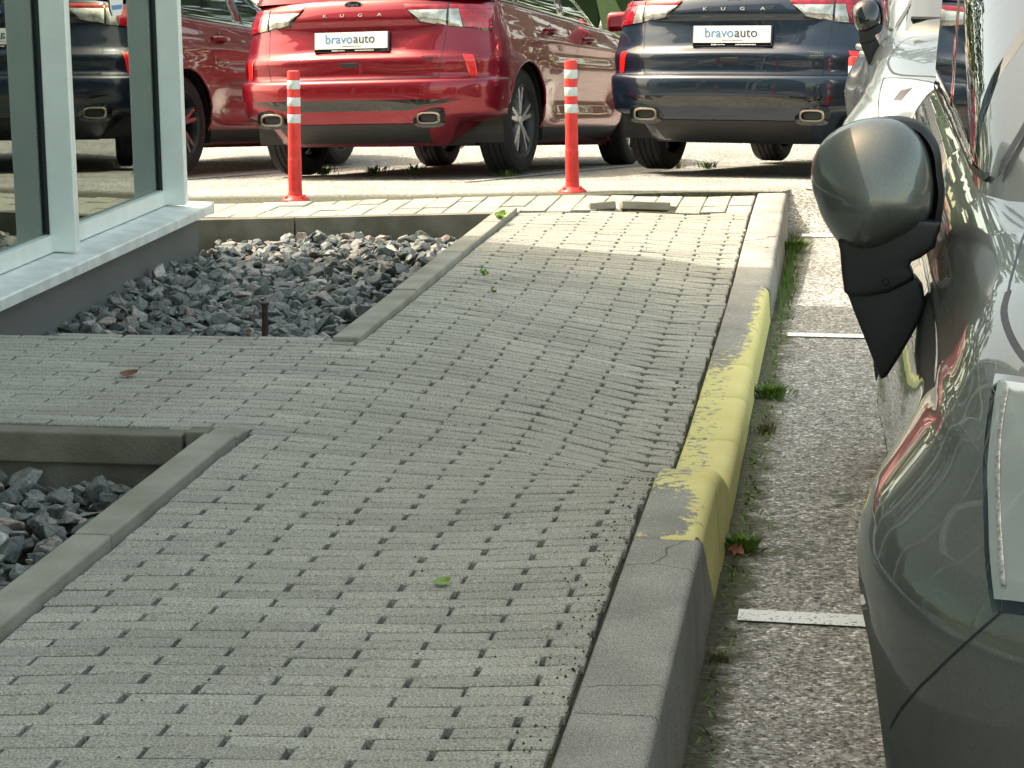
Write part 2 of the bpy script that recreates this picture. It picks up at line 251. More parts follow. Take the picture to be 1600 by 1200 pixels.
# ------------------------------------------------------------------ object helpers
def link(name, me, parent=None):
    o = bpy.data.objects.new(name, me); COL.objects.link(o)
    if parent is not None: o.parent = parent
    return o
def obj(name, verts, faces, material, parent=None, smooth=False):
    me = bpy.data.meshes.new(name); me.from_pydata([tuple(map(float, v)) for v in verts], [], [tuple(int(i) for i in f) for f in faces])
    mats = material if isinstance(material, (list, tuple)) else [material]
    for mm in mats: me.materials.append(mm)
    if smooth:
        me.polygons.foreach_set('use_smooth', [True]*len(me.polygons))
    me.update()
    return link(name, me, parent)
def tag(o, label, cat, group=None):
    o['label'] = label; o['category'] = cat
    if group: o['group'] = group
    return o
def struct(o): o['kind'] = 'structure'; return o
def stuff(o): o['kind'] = 'stuff'; return o
def empty(name, loc=(0, 0, 0)):
    o = bpy.data.objects.new(name, None); COL.objects.link(o); o.location = loc; o.empty_display_size = 0.1; return o
class MB:
    def __init__(s): s.v = []; s.f = []
    def add(s, v, f):
        k = len(s.v); s.v += [tuple(p) for p in v]; s.f += [tuple(i+k for i in q) for q in f]; return s
    def box(s, c, d, Mx=None):
        x, y, z = d[0]/2, d[1]/2, d[2]/2
        v = [Vector((a*x, b*y, e*z)) for a in (-1, 1) for b in (-1, 1) for e in (-1, 1)]
        if Mx is not None: v = [Mx @ p for p in v]
        v = [p+Vector(c) for p in v]
        return s.add(v, [(0, 1, 3, 2), (4, 6, 7, 5), (0, 4, 5, 1), (2, 3, 7, 6), (0, 2, 6, 4), (1, 5, 7, 3)])
    def bbox(s, c, d, r=0.004):    # bevelled box
        bm = bmesh.new(); bmesh.ops.create_cube(bm, size=1)
        bmesh.ops.scale(bm, vec=d, verts=bm.verts); bmesh.ops.bevel(bm, geom=bm.edges[:]+bm.verts[:], offset=r, segments=2, profile=0.5, affect='EDGES')
        bm.verts.index_update(); v = [p.co+Vector(c) for p in bm.verts]; f = [[q.index for q in p.verts] for p in bm.faces]; bm.free(); return s.add(v, f)
    def tube(s, pts, r, n=10, cap=True):
        pts = [Vector(p) for p in pts]; rs = r if isinstance(r, (list, tuple)) else [r]*len(pts); rings = []
        up = Vector((0, 0, 1))
        for i, p in enumerate(pts):
            t = (pts[min(i+1, len(pts)-1)]-pts[max(i-1, 0)]).normalized()
            a = t.cross(up if abs(t.z) < 0.95 else Vector((1, 0, 0))).normalized(); b = t.cross(a)
            rings.append([p+a*math.cos(2*math.pi*k/n)*rs[i]+b*math.sin(2*math.pi*k/n)*rs[i] for k in range(n)])
        v = [q for g in rings for q in g]; f = []
        for i in range(len(pts)-1):
            for k in range(n):
                f.append((i*n+k, i*n+(k+1) % n, (i+1)*n+(k+1) % n, (i+1)*n+k))
        if cap: f.append(tuple(range(n))[::-1]); f.append(tuple((len(pts)-1)*n+k for k in range(n)))
        return s.add(v, f)
    def lathe(s, prof, n=32, axis='z', c=(0, 0, 0)):
        v = []; f = []
        for (r, h) in prof:
            for k in range(n):
                a = 2*math.pi*k/n; x, y = r*math.cos(a), r*math.sin(a)
                v.append(Vector((x, y, h) if axis == 'z' else (h, x, y))+Vector(c))
        for i in range(len(prof)-1):
            for k in range(n): f.append((i*n+k, i*n+(k+1) % n, (i+1)*n+(k+1) % n, (i+1)*n+k))
        return s.add(v, f)
    def prism(s, poly, a, b):      # poly: list of 3d points (front), shifted by vector b-a
        n = len(poly); d = Vector(b)-Vector(a)
        v = [Vector(p) for p in poly]+[Vector(p)+d for p in poly]
        f = [tuple(range(n))[::-1], tuple(range(n, 2*n))]+[(k, (k+1) % n, n+(k+1) % n, n+k) for k in range(n)]
        return s.add(v, f)
    def build(s, name, material, parent=None, smooth=False):
        o = obj(name, s.v, s.f, material, parent, smooth)
        bm = bmesh.new(); bm.from_mesh(o.data); bmesh.ops.recalc_face_normals(bm, faces=bm.faces[:]); bm.to_mesh(o.data); bm.free()
        return o
def autosmooth(o, ang=35):
    me = o.data; me.polygons.foreach_set('use_smooth', [True]*len(me.polygons))
    bm = bmesh.new(); bm.from_mesh(me)
    for e in bm.edges:
        if len(e.link_faces) == 2 and e.calc_face_angle(0) > math.radians(ang): e.smooth = False
    bm.to_mesh(me); bm.free(); return o
def text_obj(txt, size, material, name, parent, Mx, depth=0.0008, align='CENTER'):
    cu = bpy.data.curves.new(name, 'FONT'); cu.body = txt; cu.size = size; cu.extrude = depth; cu.align_x = align; cu.align_y = 'CENTER'
    t = bpy.data.objects.new('tmp', cu); COL.objects.link(t)
    dg = bpy.context.evaluated_depsgraph_get(); me = bpy.data.meshes.new_from_object(t.evaluated_get(dg)); bpy.data.objects.remove(t)
    me.transform(Mx); me.materials.clear(); me.materials.append(material); return link(name, me, parent)
def sst(a, b, x):
    t = min(1.0, max(0.0, (x-a)/(b-a))); return t*t*(3-2*t)
def interp(x, xs, ys):
    return float(np.interp(x, xs, ys))
# ------------------------------------------------------------------ ground shapes
ROADZ = -0.24
def end_y(x):      # y where the pavement ends and the parking lot begins
    return 11.42+(x+0.42)*0.27
def lot_z(x, y):
    if x < -0.30 and y < 12.2: return lot_z0(x, y)+0.020*sst(-2.2, -0.7, x)*(1-sst(11.6, 12.2, y))
    return lot_z0(x, y)
def lot_z0(x, y):
    ramp = -0.015-0.072*max(0.0, y-11.3)+0.018*min(0, x+1.2) if y < 18 else -0.497+0.018*min(0, x+1.2)
    if x < -6: ramp = ramp-0.018*(x+6)
    flat = min(ROADZ, ramp) if y > 11.6 else ROADZ
    t = sst(-0.35, 0.45, x)
    return ramp*(1-t)+flat*t
def asph_z(x, y):
    if x < -0.30 and y > end_y(max(x, -12))-0.02: return lot_z(x, y)
    if y < 11.45: return ROADZ if x > -0.30 else -0.42
    t = sst(11.45, 12.6, y); return ROADZ*(1-t)+lot_z(x, y)*t
def dip(y):
    return interp(y, [4.9, 5.25, 5.75, 6.3, 7.3, 8.3, 8.84, 9.68, 10.7, 11.5], [0, -0.035, -0.135, -0.15, -0.135, -0.125, -0.11, -0.06, -0.028, -0.015])
def pave_z(x, y):
    soft = interp(y, [4.3, 5.0, 5.8, 6.5, 7.6, 8.6, 9.6, 11.4], [0, -0.022, -0.075, -0.10, -0.10, -0.085, -0.045, -0.012])
    k = sst(-0.95, -0.45, x); return (soft*(1-k)+dip(y)*k)*sst(-1.62, -0.6, x)+0.006*math.sin(x*3.1+y*1.7)*sst(-1.55, -1.2, x)*(1-sst(-0.7, -0.5, x))+0.0025*math.sin(y*3.1+x)
# asphalt: one sheet reaching the horizon
def sheet(name, xs, ys, zf, material):
    v = [(x, y, zf(x, y)) for y in ys for x in xs]; nx = len(xs)
    f = [(j*nx+i, j*nx+i+1, (j+1)*nx+i+1, (j+1)*nx+i) for j in range(len(ys)-1) for i in range(nx-1)]
    return obj(name, v, f, material)
xs = [-400, -120, -40, -20, -12, -9, -7, -6, -5, -4, -3, -2.2, -1.6, -1.2, -0.8, -0.6, -0.5, -0.42, -0.36, -0.31, -0.29, -0.2, -0.1, 0, .1, .2, .3, .4, .5, .8, 1.5, 3, 6, 12, 40, 120, 400]
ys = [-400, -120, -40, -10, 0, 2, 4, 6, 8, 9, 9.6, 10.0, 10.3, 10.6, 10.8, 11, 11.2, 11.3, 11.4, 11.45, 11.5, 11.7, 12, 12.5, 13, 13.5, 14, 15, 16, 17, 18, 20, 25, 40, 120, 400, 1200]
def warp(x, y):
    if x > -0.30: return y
    e = end_y(max(x, -12))
    if 0 <= y <= 11.4: return y*(e-0.001)/11.4
    if 11.4 < y < 14: return e+max(0, y-11.45)*(14-e)/(14-11.45)
    return y
def asph_v(x, y):
    if x > -0.30: return (x, y, asph_z(x, y))
    yy = warp(x, y)
    return (x, yy, -0.45 if y <= 11.4 else lot_z(x, yy))
vv = [asph_v(x, y) for y in ys for x in xs]; nx = len(xs)
struct(obj('asphalt_ground', vv, [(j*nx+i, j*nx+i+1, (j+1)*nx+i+1, (j+1)*nx+i) for j in range(len(ys)-1) for i in range(nx-1)], M['asphalt']))
# ------------------------------------------------------------------ joint bed below the pavers
def bed_z(x, y): return pave_z(x, y)-0.019
bx = list(np.linspace(-1.56, -0.41, 14)); by = list(np.linspace(1.8, 11.42, 100))
def strip(name, poly_fn, ys_, n, zf, material):
    v = []; f = []
    for y in ys_:
        a, b = poly_fn(y)
        for i in range(n+1):
            x = a+(b-a)*i/n; v.append((x, y, zf(x, y)))
    for j in range(len(ys_)-1):
        for i in range(n): k = j*(n+1)+i; f.append((k, k+1, k+n+2, k+n+1))
    return obj(name, v, f, material)
HB = 0.27                         # slope of the far band
def far_wall_y(x): return 10.44+(x+1.6)*HB     # inner (near) edge of the far band / planter back wall
bed_v = MB()
def bed_patch(x0, x1, y0, y1, nx, ny, sh0=0, sh1=0):
    v = []; f = []
    for j in range(ny+1):
        for i in range(nx+1):
            x = x0+(x1-x0)*i/nx; ya = y0+sh0*(x-x1); yb = y1+sh1*(x-x1); y = ya+(yb-ya)*j/ny
            v.append((x, y, bed_z(x, y)))
    for j in range(ny):
        for i in range(nx): k = j*(nx+1)+i; f.append((k, k+1, k+nx+2, k+nx+1))
    bed_v.add(v, f)
bed_patch(-1.56, -0.415, 1.8, end_y(-0.415)-0.02, 14, 110, 0, HB)
bed_patch(-7.0, -1.561, 5.46, 6.97, 20, 16)
bed_patch(-9.0, -1.561, far_wall_y(-1.561)+0.01, end_y(-1.561)-0.02, 20, 8, HB, HB)
struct(obj('joint_bed', bed_v.v, bed_v.f, M['joint']))
# ------------------------------------------------------------------ pavers (one patterned surface)
PV = []; PF = []; PT = []
def paver(quad, tone, dz=0.0, tilt=(0, 0), zf=pave_z, cham=0.004):
    """quad: four (x,y) corners counter-clockwise"""
    cx = sum(q[0] for q in quad)/4; cy = sum(q[1] for q in quad)/4; k = len(PV)
    rings = [(cham, 0.0), (0.0, -cham*0.8), (0.0, -0.035)]
    for ins, h in rings:
        for (x, y) in quad:
            dx, dy = x-cx, y-cy
            sx = 1-ins/max(0.005, abs(dx)) if ins else 1; sy = 1-ins/max(0.005, abs(dy)) if ins else 1
            X, Y = cx+dx*max(0.3, sx), cy+dy*max(0.3, sy)
            PV.append((X, Y, zf(X, Y)+h+dz+tilt[0]*(X-cx)+tilt[1]*(Y-cy)))
    PF.append((k, k+1, k+2, k+3))
    for r in (0, 4):
        for i in range(4): j = (i+1) % 4; PF.append((k+r+i, k+r+4+i, k+r+4+j, k+r+j))
    PT.extend([tone]*9)
RD, RB = 0.0535, 0.232
def row_y(v, x):
    sh = interp(v, [2, 4.6, 5.4, 6.5, 7.6, 9, 11.5], [0.17, 0.13, 0.03, -0.02, 0.0, 0.10, 0.22])
    return v+sh*(x+1.0)+0.003*math.sin(x*4+v*1.9)
def xmin_at(y):
    return -6.4 if 5.50 < y < 6.93 else -1.552
row = 0; v = 1.9
while v < 11.6:
    off = (RB/2 if row % 2 else 0)+random.uniform(-0.006, 0.006)
    gx = interp(v, [3, 6, 9], [0.012, 0.008, 0.007])+0.002*math.sin(v*3); x = -6.9+off
    while x < -0.44:
        a, b = x+gx/2, x+RB-gx/2
        cxm = (a+b)/2; ym = row_y(v+RD/2, cxm); lim = xmin_at(ym)
        a2, b2 = max(a, lim), min(b, -0.444-random.uniform(0, 0.010))
        if b2-a2 > 0.025:
            g = random.uniform(0.0042, 0.0066)
            a2 += random.uniform(-0.002, 0.003); b2 += random.uniform(-0.003, 0.002)
            q = [(a2, row_y(v+g/2, a2)), (b2, row_y(v+g/2, b2)), (b2, row_y(v+RD-g/2, b2)), (a2, row_y(v+RD-g/2, a2))]
            if max(p[1]-far_wall_y(p[0]) for p in q) < -0.004 or (a2 > -1.56 and max(p[1]-far_wall_y(p[0]) for p in q) < -0.004):
                if not (5.0 < ym < 7.4 and min(p[0] for p in q) < -1.6 and (min(p[1] for p in q) < 5.52 or max(p[1] for p in q) > 6.95)):
                    paver(q, random.gauss(1.0, 0.065), random.gauss(0, 0.0008), (random.gauss(0, 0.005), random.gauss(0, 0.009)))
        x += RB
    v += RD; row += 1
# far band: three courses of nearly square blocks, rotated like the lot edge
ang = math.atan(HB); ca, sa = math.cos(ang), math.sin(ang)
bw = 0.128; P0 = (-0.445, far_wall_y(-0.445)+0.01); hh = 0.235
holes = []
for r_ in range(4):
    for i in range(75):
        u0 = -(i+1)*bw+0.003; u1 = -i*bw-0.003; w0 = r_*hh+0.003; w1 = (r_+1)*hh-0.003
        if r_ == 3: w1 = 3*hh+0.17
        def T(u, w): x = P0[0]+u*ca; return (x, P0[1]+u*sa+w*0.98+0.0*x)
        q = [T(u0, w0), T(u1, w0), T(u1, w1), T(u0, w1)]
        if q[2][1] > end_y(q[2][0])-0.015: 
            q[2] = (q[2][0], end_y(q[2][0])-0.015); q[3] = (q[3][0], end_y(q[3][0])-0.015)
            if q[3][1]-q[0][1] < 0.03: continue
        if r_ == 0 and i in (3, 4): holes.append(q); continue
        paver(q, random.gauss(1.06, 0.06), random.gauss(0, 0.002), (random.gauss(0, 0.01), random.gauss(0, 0.01)))
po = obj('pavement', PV, PF, M['paver']); struct(po)
at = po.data.attributes.new('tone', 'FLOAT', 'FACE'); at.data.foreach_set('value', PT)
# loose pavers tipped out of the band
for k, (cx, cy, rx, rz) in enumerate([(-1.17, 10.63, -0.36, 0.24), (-0.96, 10.66, -0.32, 0.22)]):
    b = MB(); b.bbox((0, 0, 0), (0.24 if k else 0.13, 0.11, 0.040), 0.005)
    o = b.build('loose_paver', M['concrete']); o.location = (cx, cy, 0.004 if k == 0 else 0.006); o.rotation_euler = (rx+0.12, 0.05 if k else -0.07, rz)
    tag(o, ['short loose paver block sticking up left of the longer one in the far pavement band', 'long loose paver slab lying tilted across the far pavement band'][k], 'paver')
# ------------------------------------------------------------------ kerb
KX0, KX1, KB, KBOT = -0.436, -0.283, -0.262, -0.45
joints = [1.5, 2.45, 3.48, 4.59, 5.17, 5.68, 6.21, 6.79, 7.30, 8.84, 9.68, 10.7, 11.45]
KV = MB()
def kz(y, j):
    if y < 5.17: return 0.004+(0.0 if y < 4.59 else 0.0)
    return dip(y)+0.006
def kprof(z, r=0.032):
    p = [(KX0, KBOT), (KX0, z-0.006), (KX0+0.006, z)]
    for k in range(7):
        a = math.pi/2*k/6*0.93; p.append((KX1-r+r*math.sin(a), z-r+r*math.cos(a)))
    p.append((KB, KBOT)); return p
for j in range(len(joints)-1):
    a, b = joints[j]+0.0045, joints[j+1]-0.0045
    jit = random.uniform(-0.003, 0.003); rr = 0.016 if b < 4.6 else 0.036; rr = 0.02 if a > 8.8 else rr
    n = max(3, int((b-a)/0.07)); stations = list(np.linspace(a, b, n)); stations = [a]+[a+0.005]+stations[1:-1]+[b-0.005, b]
    rings = []
    for si, y in enumerate(stations):
        z = kz(y, j)
        if abs(a-5.1745) < 0.01: z = interp(y, [5.17, 5.3, 5.45, 5.68], [0.0, -0.012, -0.05, -0.125])
        if abs(a-5.683) < 0.01: z = interp(y, [5.68, 6.21], [-0.132, -0.143])
        if abs(a-4.593) < 0.01: z = interp(y, [4.59, 5.17], [0.004, 0.002])
        if abs(a-7.303) < 0.01: z = interp(y, [7.3, 8.0, 8.6, 8.84], [-0.128, -0.118, -0.105, -0.096])
        if abs(a-8.843) < 0.01: z = interp(y, [8.84, 9.68], [-0.102, -0.055])
        if y < 5.2: z += 0.0
        if si in (0, len(stations)-1): z -= 0.004
        rings.append([(x+(jit if x > -0.4 else 0), y, zz) for (x, zz) in kprof(z, rr)])
    m_ = len(rings[0]); vv = [p for g in rings for p in g]; ff = []
    for i in range(len(rings)-1):
        for k in range(m_-1): ff.append((i*m_+k, i*m_+k+1, (i+1)*m_+k+1, (i+1)*m_+k))
    ff.append(tuple(range(m_))); ff.append(tuple((len(rings)-1)*m_+k for k in range(m_))[::-1])
    KV.add(vv, ff)
kerb = struct(autosmooth(KV.build('kerb', M['kerb']), 50))
# mortar behind joints
mb = MB(); 
for j in joints[1:-1]: mb.box(((KX0+KX1)/2-0.004, j, kz(j, 0)-0.19), (0.10, 0.02, 0.32))
struct(mb.build('kerb_joint_mortar', M['joint']))
# concrete haunch strip along the far lot edge (the lot asphalt stands a little proud there)
# ------------------------------------------------------------------ planter edging and walls
E = MB()
def edging(y0, y1, step=1.0):
    y = y0; i = 0
    while y < y1-0.05:
        b = min(y1, y+step); dz = random.uniform(-0.004, 0.006)
        E.bbox((-1.602+random.uniform(-0.003, 0.003), (y+b)/2, -0.10+0.012+dz), (0.088, b-y-0.006, 0.22), 0.006); y = b
edging(1.4, 5.50); edging(6.86, 10.40)
struct(E.build('planter_edging', M['concrete']))
wl_ = MB()
# back wall of the near planter (faces the camera), with a small lip
for (xa, xb) in [(-3.4, -2.72), (-2.72, -1.72)]:
    wl_.bbox(((xa+xb)/2, 5.475, -0.035), (xb-xa-0.004, 0.08, 0.085), 0.006)
    wl_.bbox(((xa+xb)/2, 5.49, -0.17), (xb-xa-0.004, 0.06, 0.20), 0.004)
wl_.bbox((-1.683, 5.485, -0.03), (0.062, 0.07, 0.09), 0.004)
# near-side wall of the far planter (below the path) and its far wall
wl_.bbox((-3.4, 6.965, -0.13), (3.4, 0.04, 0.22), 0.004)
far = MB()
x = -8.6
while x < -1.66:
    x2 = min(-1.655, x+1.0); xm = (x+x2)/2
    Mx = Matrix.Rotation(ang, 3, 'Z'); L = (x2-x)/ca-0.006
    far.box((xm, far_wall_y(xm)-0.035, -0.11+0.005), (L, 0.08, 0.21), Mx); x = x2
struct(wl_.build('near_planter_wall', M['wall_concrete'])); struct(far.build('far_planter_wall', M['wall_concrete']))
struct(obj('planter_soil', [(-9, 1.5, -0.20), (-1.56, 1.5, -0.20), (-1.56, 10.5, -0.20), (-9, 9.2, -0.20)], [(0, 1, 2, 3)], M['joint']))
# ------------------------------------------------------------------ crushed rock beds
def rock_proto(seed):
    r = random.Random(seed); bm = bmesh.new()
    n = r.randint(10, 15)
    for i in range(n):
        p = Vector((r.gauss(0, 1), r.gauss(0, 1), r.gauss(0, 1))).normalized()*r.uniform(0.8, 1.0)
        bm.verts.new((p.x, p.y*r.uniform(0.65, 1.0), p.z*r.uniform(0.5, 0.85)))
    res = bmesh.ops.convex_hull(bm, input=bm.verts[:])
    bmesh.ops.delete(bm, geom=[g for g in res['geom_interior'] if isinstance(g, bmesh.types.BMVert)], context='VERTS')
    loose = [q for q in bm.verts if not q.link_faces]; bmesh.ops.delete(bm, geom=loose, context='VERTS')
    bmesh.ops.dissolve_limit(bm, angle_limit=0.25, verts=bm.verts[:], edges=bm.edges[:])
    bmesh.ops.bevel(bm, geom=bm.edges[:], offset=0.05, segments=1, affect='EDGES', clamp_overlap=True)
    bmesh.ops.triangulate(bm, faces=bm.faces[:])
    bm.verts.index_update(); v = np.array([q.co[:] for q in bm.verts]); f = np.array([[q.index for q in p.verts] for p in bm.faces]); bm.free(); return v, f
protos = [rock_proto(100+i) for i in range(26)]
def rock_bed(name, spots):
    vs, fs, ts = [], [], []; k = 0
    for (x, y, z, s) in spots:
        v, f = protos[rng.integers(len(protos))]
        q = Matrix.Rotation(rng.uniform(0, 6.28), 3, 'Z') @ Matrix.Rotation(rng.normal(0, 0.5), 3, 'X') @ Matrix.Rotation(rng.normal(0, 0.5), 3, 'Y')
        R_ = np.array(q); sc = s*np.array([rng.uniform(0.85, 1.25), rng.uniform(0.75, 1.1), rng.uniform(0.6, 1.0)])
        w = (v*sc) @ R_.T+np.array([x, y, z]); vs.append(w); fs.append(f+k); ts.append(np.full(len(f), rng.beta(1.6, 1.8))); k += len(v)
    V = np.concatenate(vs); Fc = np.concatenate(fs); T_ = np.concatenate(ts)
    me = bpy.data.meshes.new(name); me.from_pydata(V.tolist(), [], Fc.tolist()); me.materials.append(M['rock'])
    a = me.attributes.new('tone', 'FLOAT', 'FACE'); a.data.foreach_set('value', T_.tolist()); return link(name, me)
def spots_in(n, x0, x1, yf0, yf1, z0, dzs, smin, smax):
    out = []
    for i in range(n):
        x = rng.uniform(x0, x1); ya, yb = yf0(x), yf1(x); y = rng.uniform(ya, yb)
        s = smin+(smax-smin)*rng.beta(1.3, 2.6)
        e = min(x1-x, yb-y, y-ya)
        if e < s*0.7: s *= 0.75
        out.append((x, y, z0(x, y)+rng.uniform(-dzs, dzs), s))
    return out
zfar = lambda x, y: -0.115+0.015*math.sin(x*4+y*3)
o = rock_bed('crushed_rock', spots_in(2300, -2.92, -1.665, lambda x: 7.02, lambda x: far_wall_y(x)-0.10, zfar, 0.022, 0.030, 0.075)); stuff(o)
o = rock_bed('crushed_rock', spots_in(1150, -3.0, -1.665, lambda x: 3.4, lambda x: 5.42, lambda x, y: -0.135+0.02*math.sin(x*3+y*4), 0.022, 0.030, 0.072)); stuff(o)
o = rock_bed('crushed_rock', spots_in(500, -5.5, -3.05, lambda x: far_wall_y(x)-0.45, lambda x: far_wall_y(x)-0.1, zfar, 0.018, 0.026, 0.05)); stuff(o)
# iron stake
st_ = MB(); st_.tube([(-1.995, 7.30, -0.18), (-1.99, 7.30, -0.02), (-1.988, 7.302, 0.052)], 0.011, 8); st_.tube([(-1.988, 7.302, 0.05), (-1.988, 7.302, 0.056)], 0.016, 8)
tag(st_.build('iron_stake', M['rust']), 'short rusty iron stake standing upright in the grey rock bed', 'stake')
# ------------------------------------------------------------------ road markings
def mark(name, x0, x1, y0, y1, material, sl=0.0, nn=14):
    v = []; 
    for i in range(nn+1):
        x = x0+(x1-x0)*i/nn; w = random.uniform(-0.004, 0.004)
        ya, yb = y0+sl*(x-x0)+w, y1+sl*(x-x0)+random.uniform(-0.004, 0.004)
        v += [(x, ya, asph_z(x, ya)+0.005), (x, yb, asph_z(x, yb)+0.005)]
    return struct(obj(name, v, [(2*i, 2*i+2, 2*i+3, 2*i+1) for i in range(nn)], material))
mark('road_marking', -0.215, 1.9, 4.775, 4.865, M['line'], -0.045)
mark('road_marking', -0.20, 1.9, 8.46, 8.54, M['line'], -0.02)
mark('road_marking', -0.205, 1.9, 11.42, 11.52, M['line'], 0.05, 40)
mark('road_marking', -0.21, 0.3, 12.62, 12.78, M['faint_line'], 0.35, 20)
def lot_line(x0, y0, x1, y1, w=0.05):
    d = Vector((x1-x0, y1-y0)).normalized(); nx, ny = -d.y*w, d.x*w; v = []; n = 24
    for i in range(n+1):
        x, y = x0+(x1-x0)*i/n, y0+(y1-y0)*i/n
        for s in (-1, 1): v.append((x+nx*s, y+ny*s, asph_z(x+nx*s, y+ny*s)+0.006))
    struct(obj('lot_marking', v, [(2*i, 2*i+1, 2*i+3, 2*i+2) for i in range(n)], M['faint_line']))
lot_line(-4.75, 13.3, -4.0, 17.5); lot_line(-2.35, 13.55, -1.45, 17.6)

# ------------------------------------------------------------------ glass building
fa = math.atan2(-3.031+2.99, 9.37-7.39)     # facade turn
B = empty('glass_building', (-3.03, 9.40, 0)); B.rotation_euler = (0, 0, 0.022)
tag(B, 'glass fronted building with pale aluminium mullions and a sloping metal sill', 'building')
# local: +x out towards the pavement, y along the facade (negative = towards the camera), z up. glass plane x=0
YE, YN, HT, YG = 0.24, -22.0, 6.4, 0.06
zs = 0.125
m = MB(); m.box((0.10, (YE+YN)/2-0.02, (-0.35+zs-0.045)/2), (0.04, YE-YN-0.08, zs-0.045+0.35)); m.box((-4.6, YE-0.06, (-0.35+zs-0.045)/2), (9.4, 0.04, zs-0.045+0.35)); m.build('plinth_wall', M['base_wall'], B)
# sill: sloping sheet with a folded lip, in lengths
m = MB()
ysl = [YN, -20, -18, -16, -14, -12, -10, -8, -6, -4.9, -1.58, YE]
for a, b in zip(ysl[:-1], ysl[1:]):
    pr = [(-0.02, zs+0.012), (0.175, zs-0.004), (0.18, zs-0.010), (0.18, zs-0.046), (0.172, zs-0.046), (0.172, zs-0.016), (-0.02, zs-0.002)]
    m.prism([(x, a+0.002, z) for x, z in pr], (0, a, 0), (0, b-0.004, 0))
m.prism([(x, YE, z) for x, z in [(0.182, zs-0.05), (0.182, zs+0.003), (-0.25, zs+0.016), (-0.25, zs-0.02), (0.160, zs-0.02), (0.160, zs-0.05)]], (0, 0, 0), (0, 0.006, 0))
m.build('window_sill', M['alu_sill'], B)
mull = [0.05-1.52*i for i in range(15)]
TR = [2.9, 4.6]
for i in range(14):
    y0, y1 = mull[i+1], mull[i]
    m = MB(); m.bbox((0.0, (y0+y1)/2, zs+0.012+0.034), (0.045, y1-y0-0.05, 0.066), 0.002); m.build('frame_rail', M['alu'], B)
    for t in TR+[HT-0.1]: m = MB(); m.bbox((0.0, (y0+y1)/2, t), (0.06, y1-y0-0.05, 0.08), 0.002); m.build('frame_rail', M['alu'], B)
for i in range(15):
    y = mull[i]
    m = MB(); m.bbox((0.058, y, (zs+0.012+HT)/2), (0.105, 0.05, HT-zs-0.012), 0.005); o = m.build('mullion', M['alu'], B)
    m = MB(); m.box((-0.006, y, (zs+HT)/2), (0.022, 0.042, HT-zs-0.02)); m.build('gasket', M['gasket'], o)
for i in range(14):
    m = MB(); m.box((-0.012, (mull[i]+mull[i+1])/2, (zs+HT)/2+0.03), (0.008, 1.478, HT-zs-0.06)); m.build('glass_pane', M['facade_glass'], B)
# end facade (faces away from the camera)
em = [-0.13-1.52*i for i in range(7)]
for i in range(7):
    m = MB(); m.bbox((em[i], YG-0.03, (zs+HT)/2), (0.05, 0.10, HT-zs-0.03), 0.004); m.build('mullion', M['alu'], B)
for i in range(6):
    m = MB(); m.box(((em[i]+em[i+1])/2, YG-0.06, (zs+HT)/2), (1.46, 0.008, HT-zs-0.06)); m.build('glass_pane', M['facade_glass'], B)
for i in range(6):
    for t in [zs+0.045, 1.5]+TR+[HT-0.1]: m = MB(); m.bbox(((em[i]+em[i+1])/2, YG-0.06, t), (1.46, 0.06, 0.07), 0.002); m.build('frame_rail', M['alu'], B)
m = MB(); m.box((-4.7, (YE+YN)/2-0.05, 0.04), (9.2, YE-YN-0.32, 0.16)); m.build('showroom_floor', M['inner_floor'], B)
m = MB(); m.box((-9.6, (YE+YN)/2, HT/2), (0.3, YE-YN, HT+0.4)); m.box((-4.7, YN-0.2, HT/2), (9.9, 0.3, HT+0.4)); m.build('back_wall', M['inner_wall'], B)
m = MB(); m.box((-4.7, (YG+YN)/2, HT+0.25), (10.1, YG-YN+0.1, 0.6)); m.build('roof', M['roof'], B)
# sticker on the second pane
m = MB(); sy, sz = -0.50, 1.02
pl_ = [(0.0, sy-0.11, 1.34), (0.0, sy+0.11, 1.34), (0.0, sy+0.085, 1.028), (0.0, sy+0.055, 0.998), (0.0, sy-0.055, 0.998), (0.0, sy-0.085, 1.028)]
m.prism([(p[0]-0.006, p[1], p[2]) for p in pl_], (0, 0, 0), (0.002, 0, 0)); stk = m.build('window_sticker', M['plate'], B)
m = MB(); m.prism([(-0.003, sy-0.088, 1.32), (-0.003, sy+0.088, 1.32), (-0.003, sy+0.066, 1.068), (-0.003, sy-0.066, 1.068)], (0, 0, 0), (0.001, 0, 0)); m.build('sticker_print', M['text_blue'], stk)
m = MB(); m.prism([(-0.003, sy-0.075, 1.041), (-0.003, sy+0.075, 1.041), (-0.003, sy+0.062, 1.023), (-0.003, sy-0.062, 1.023)], (0, 0, 0), (0.001, 0, 0)); m.build('sticker_print', M['text_blue'], stk)

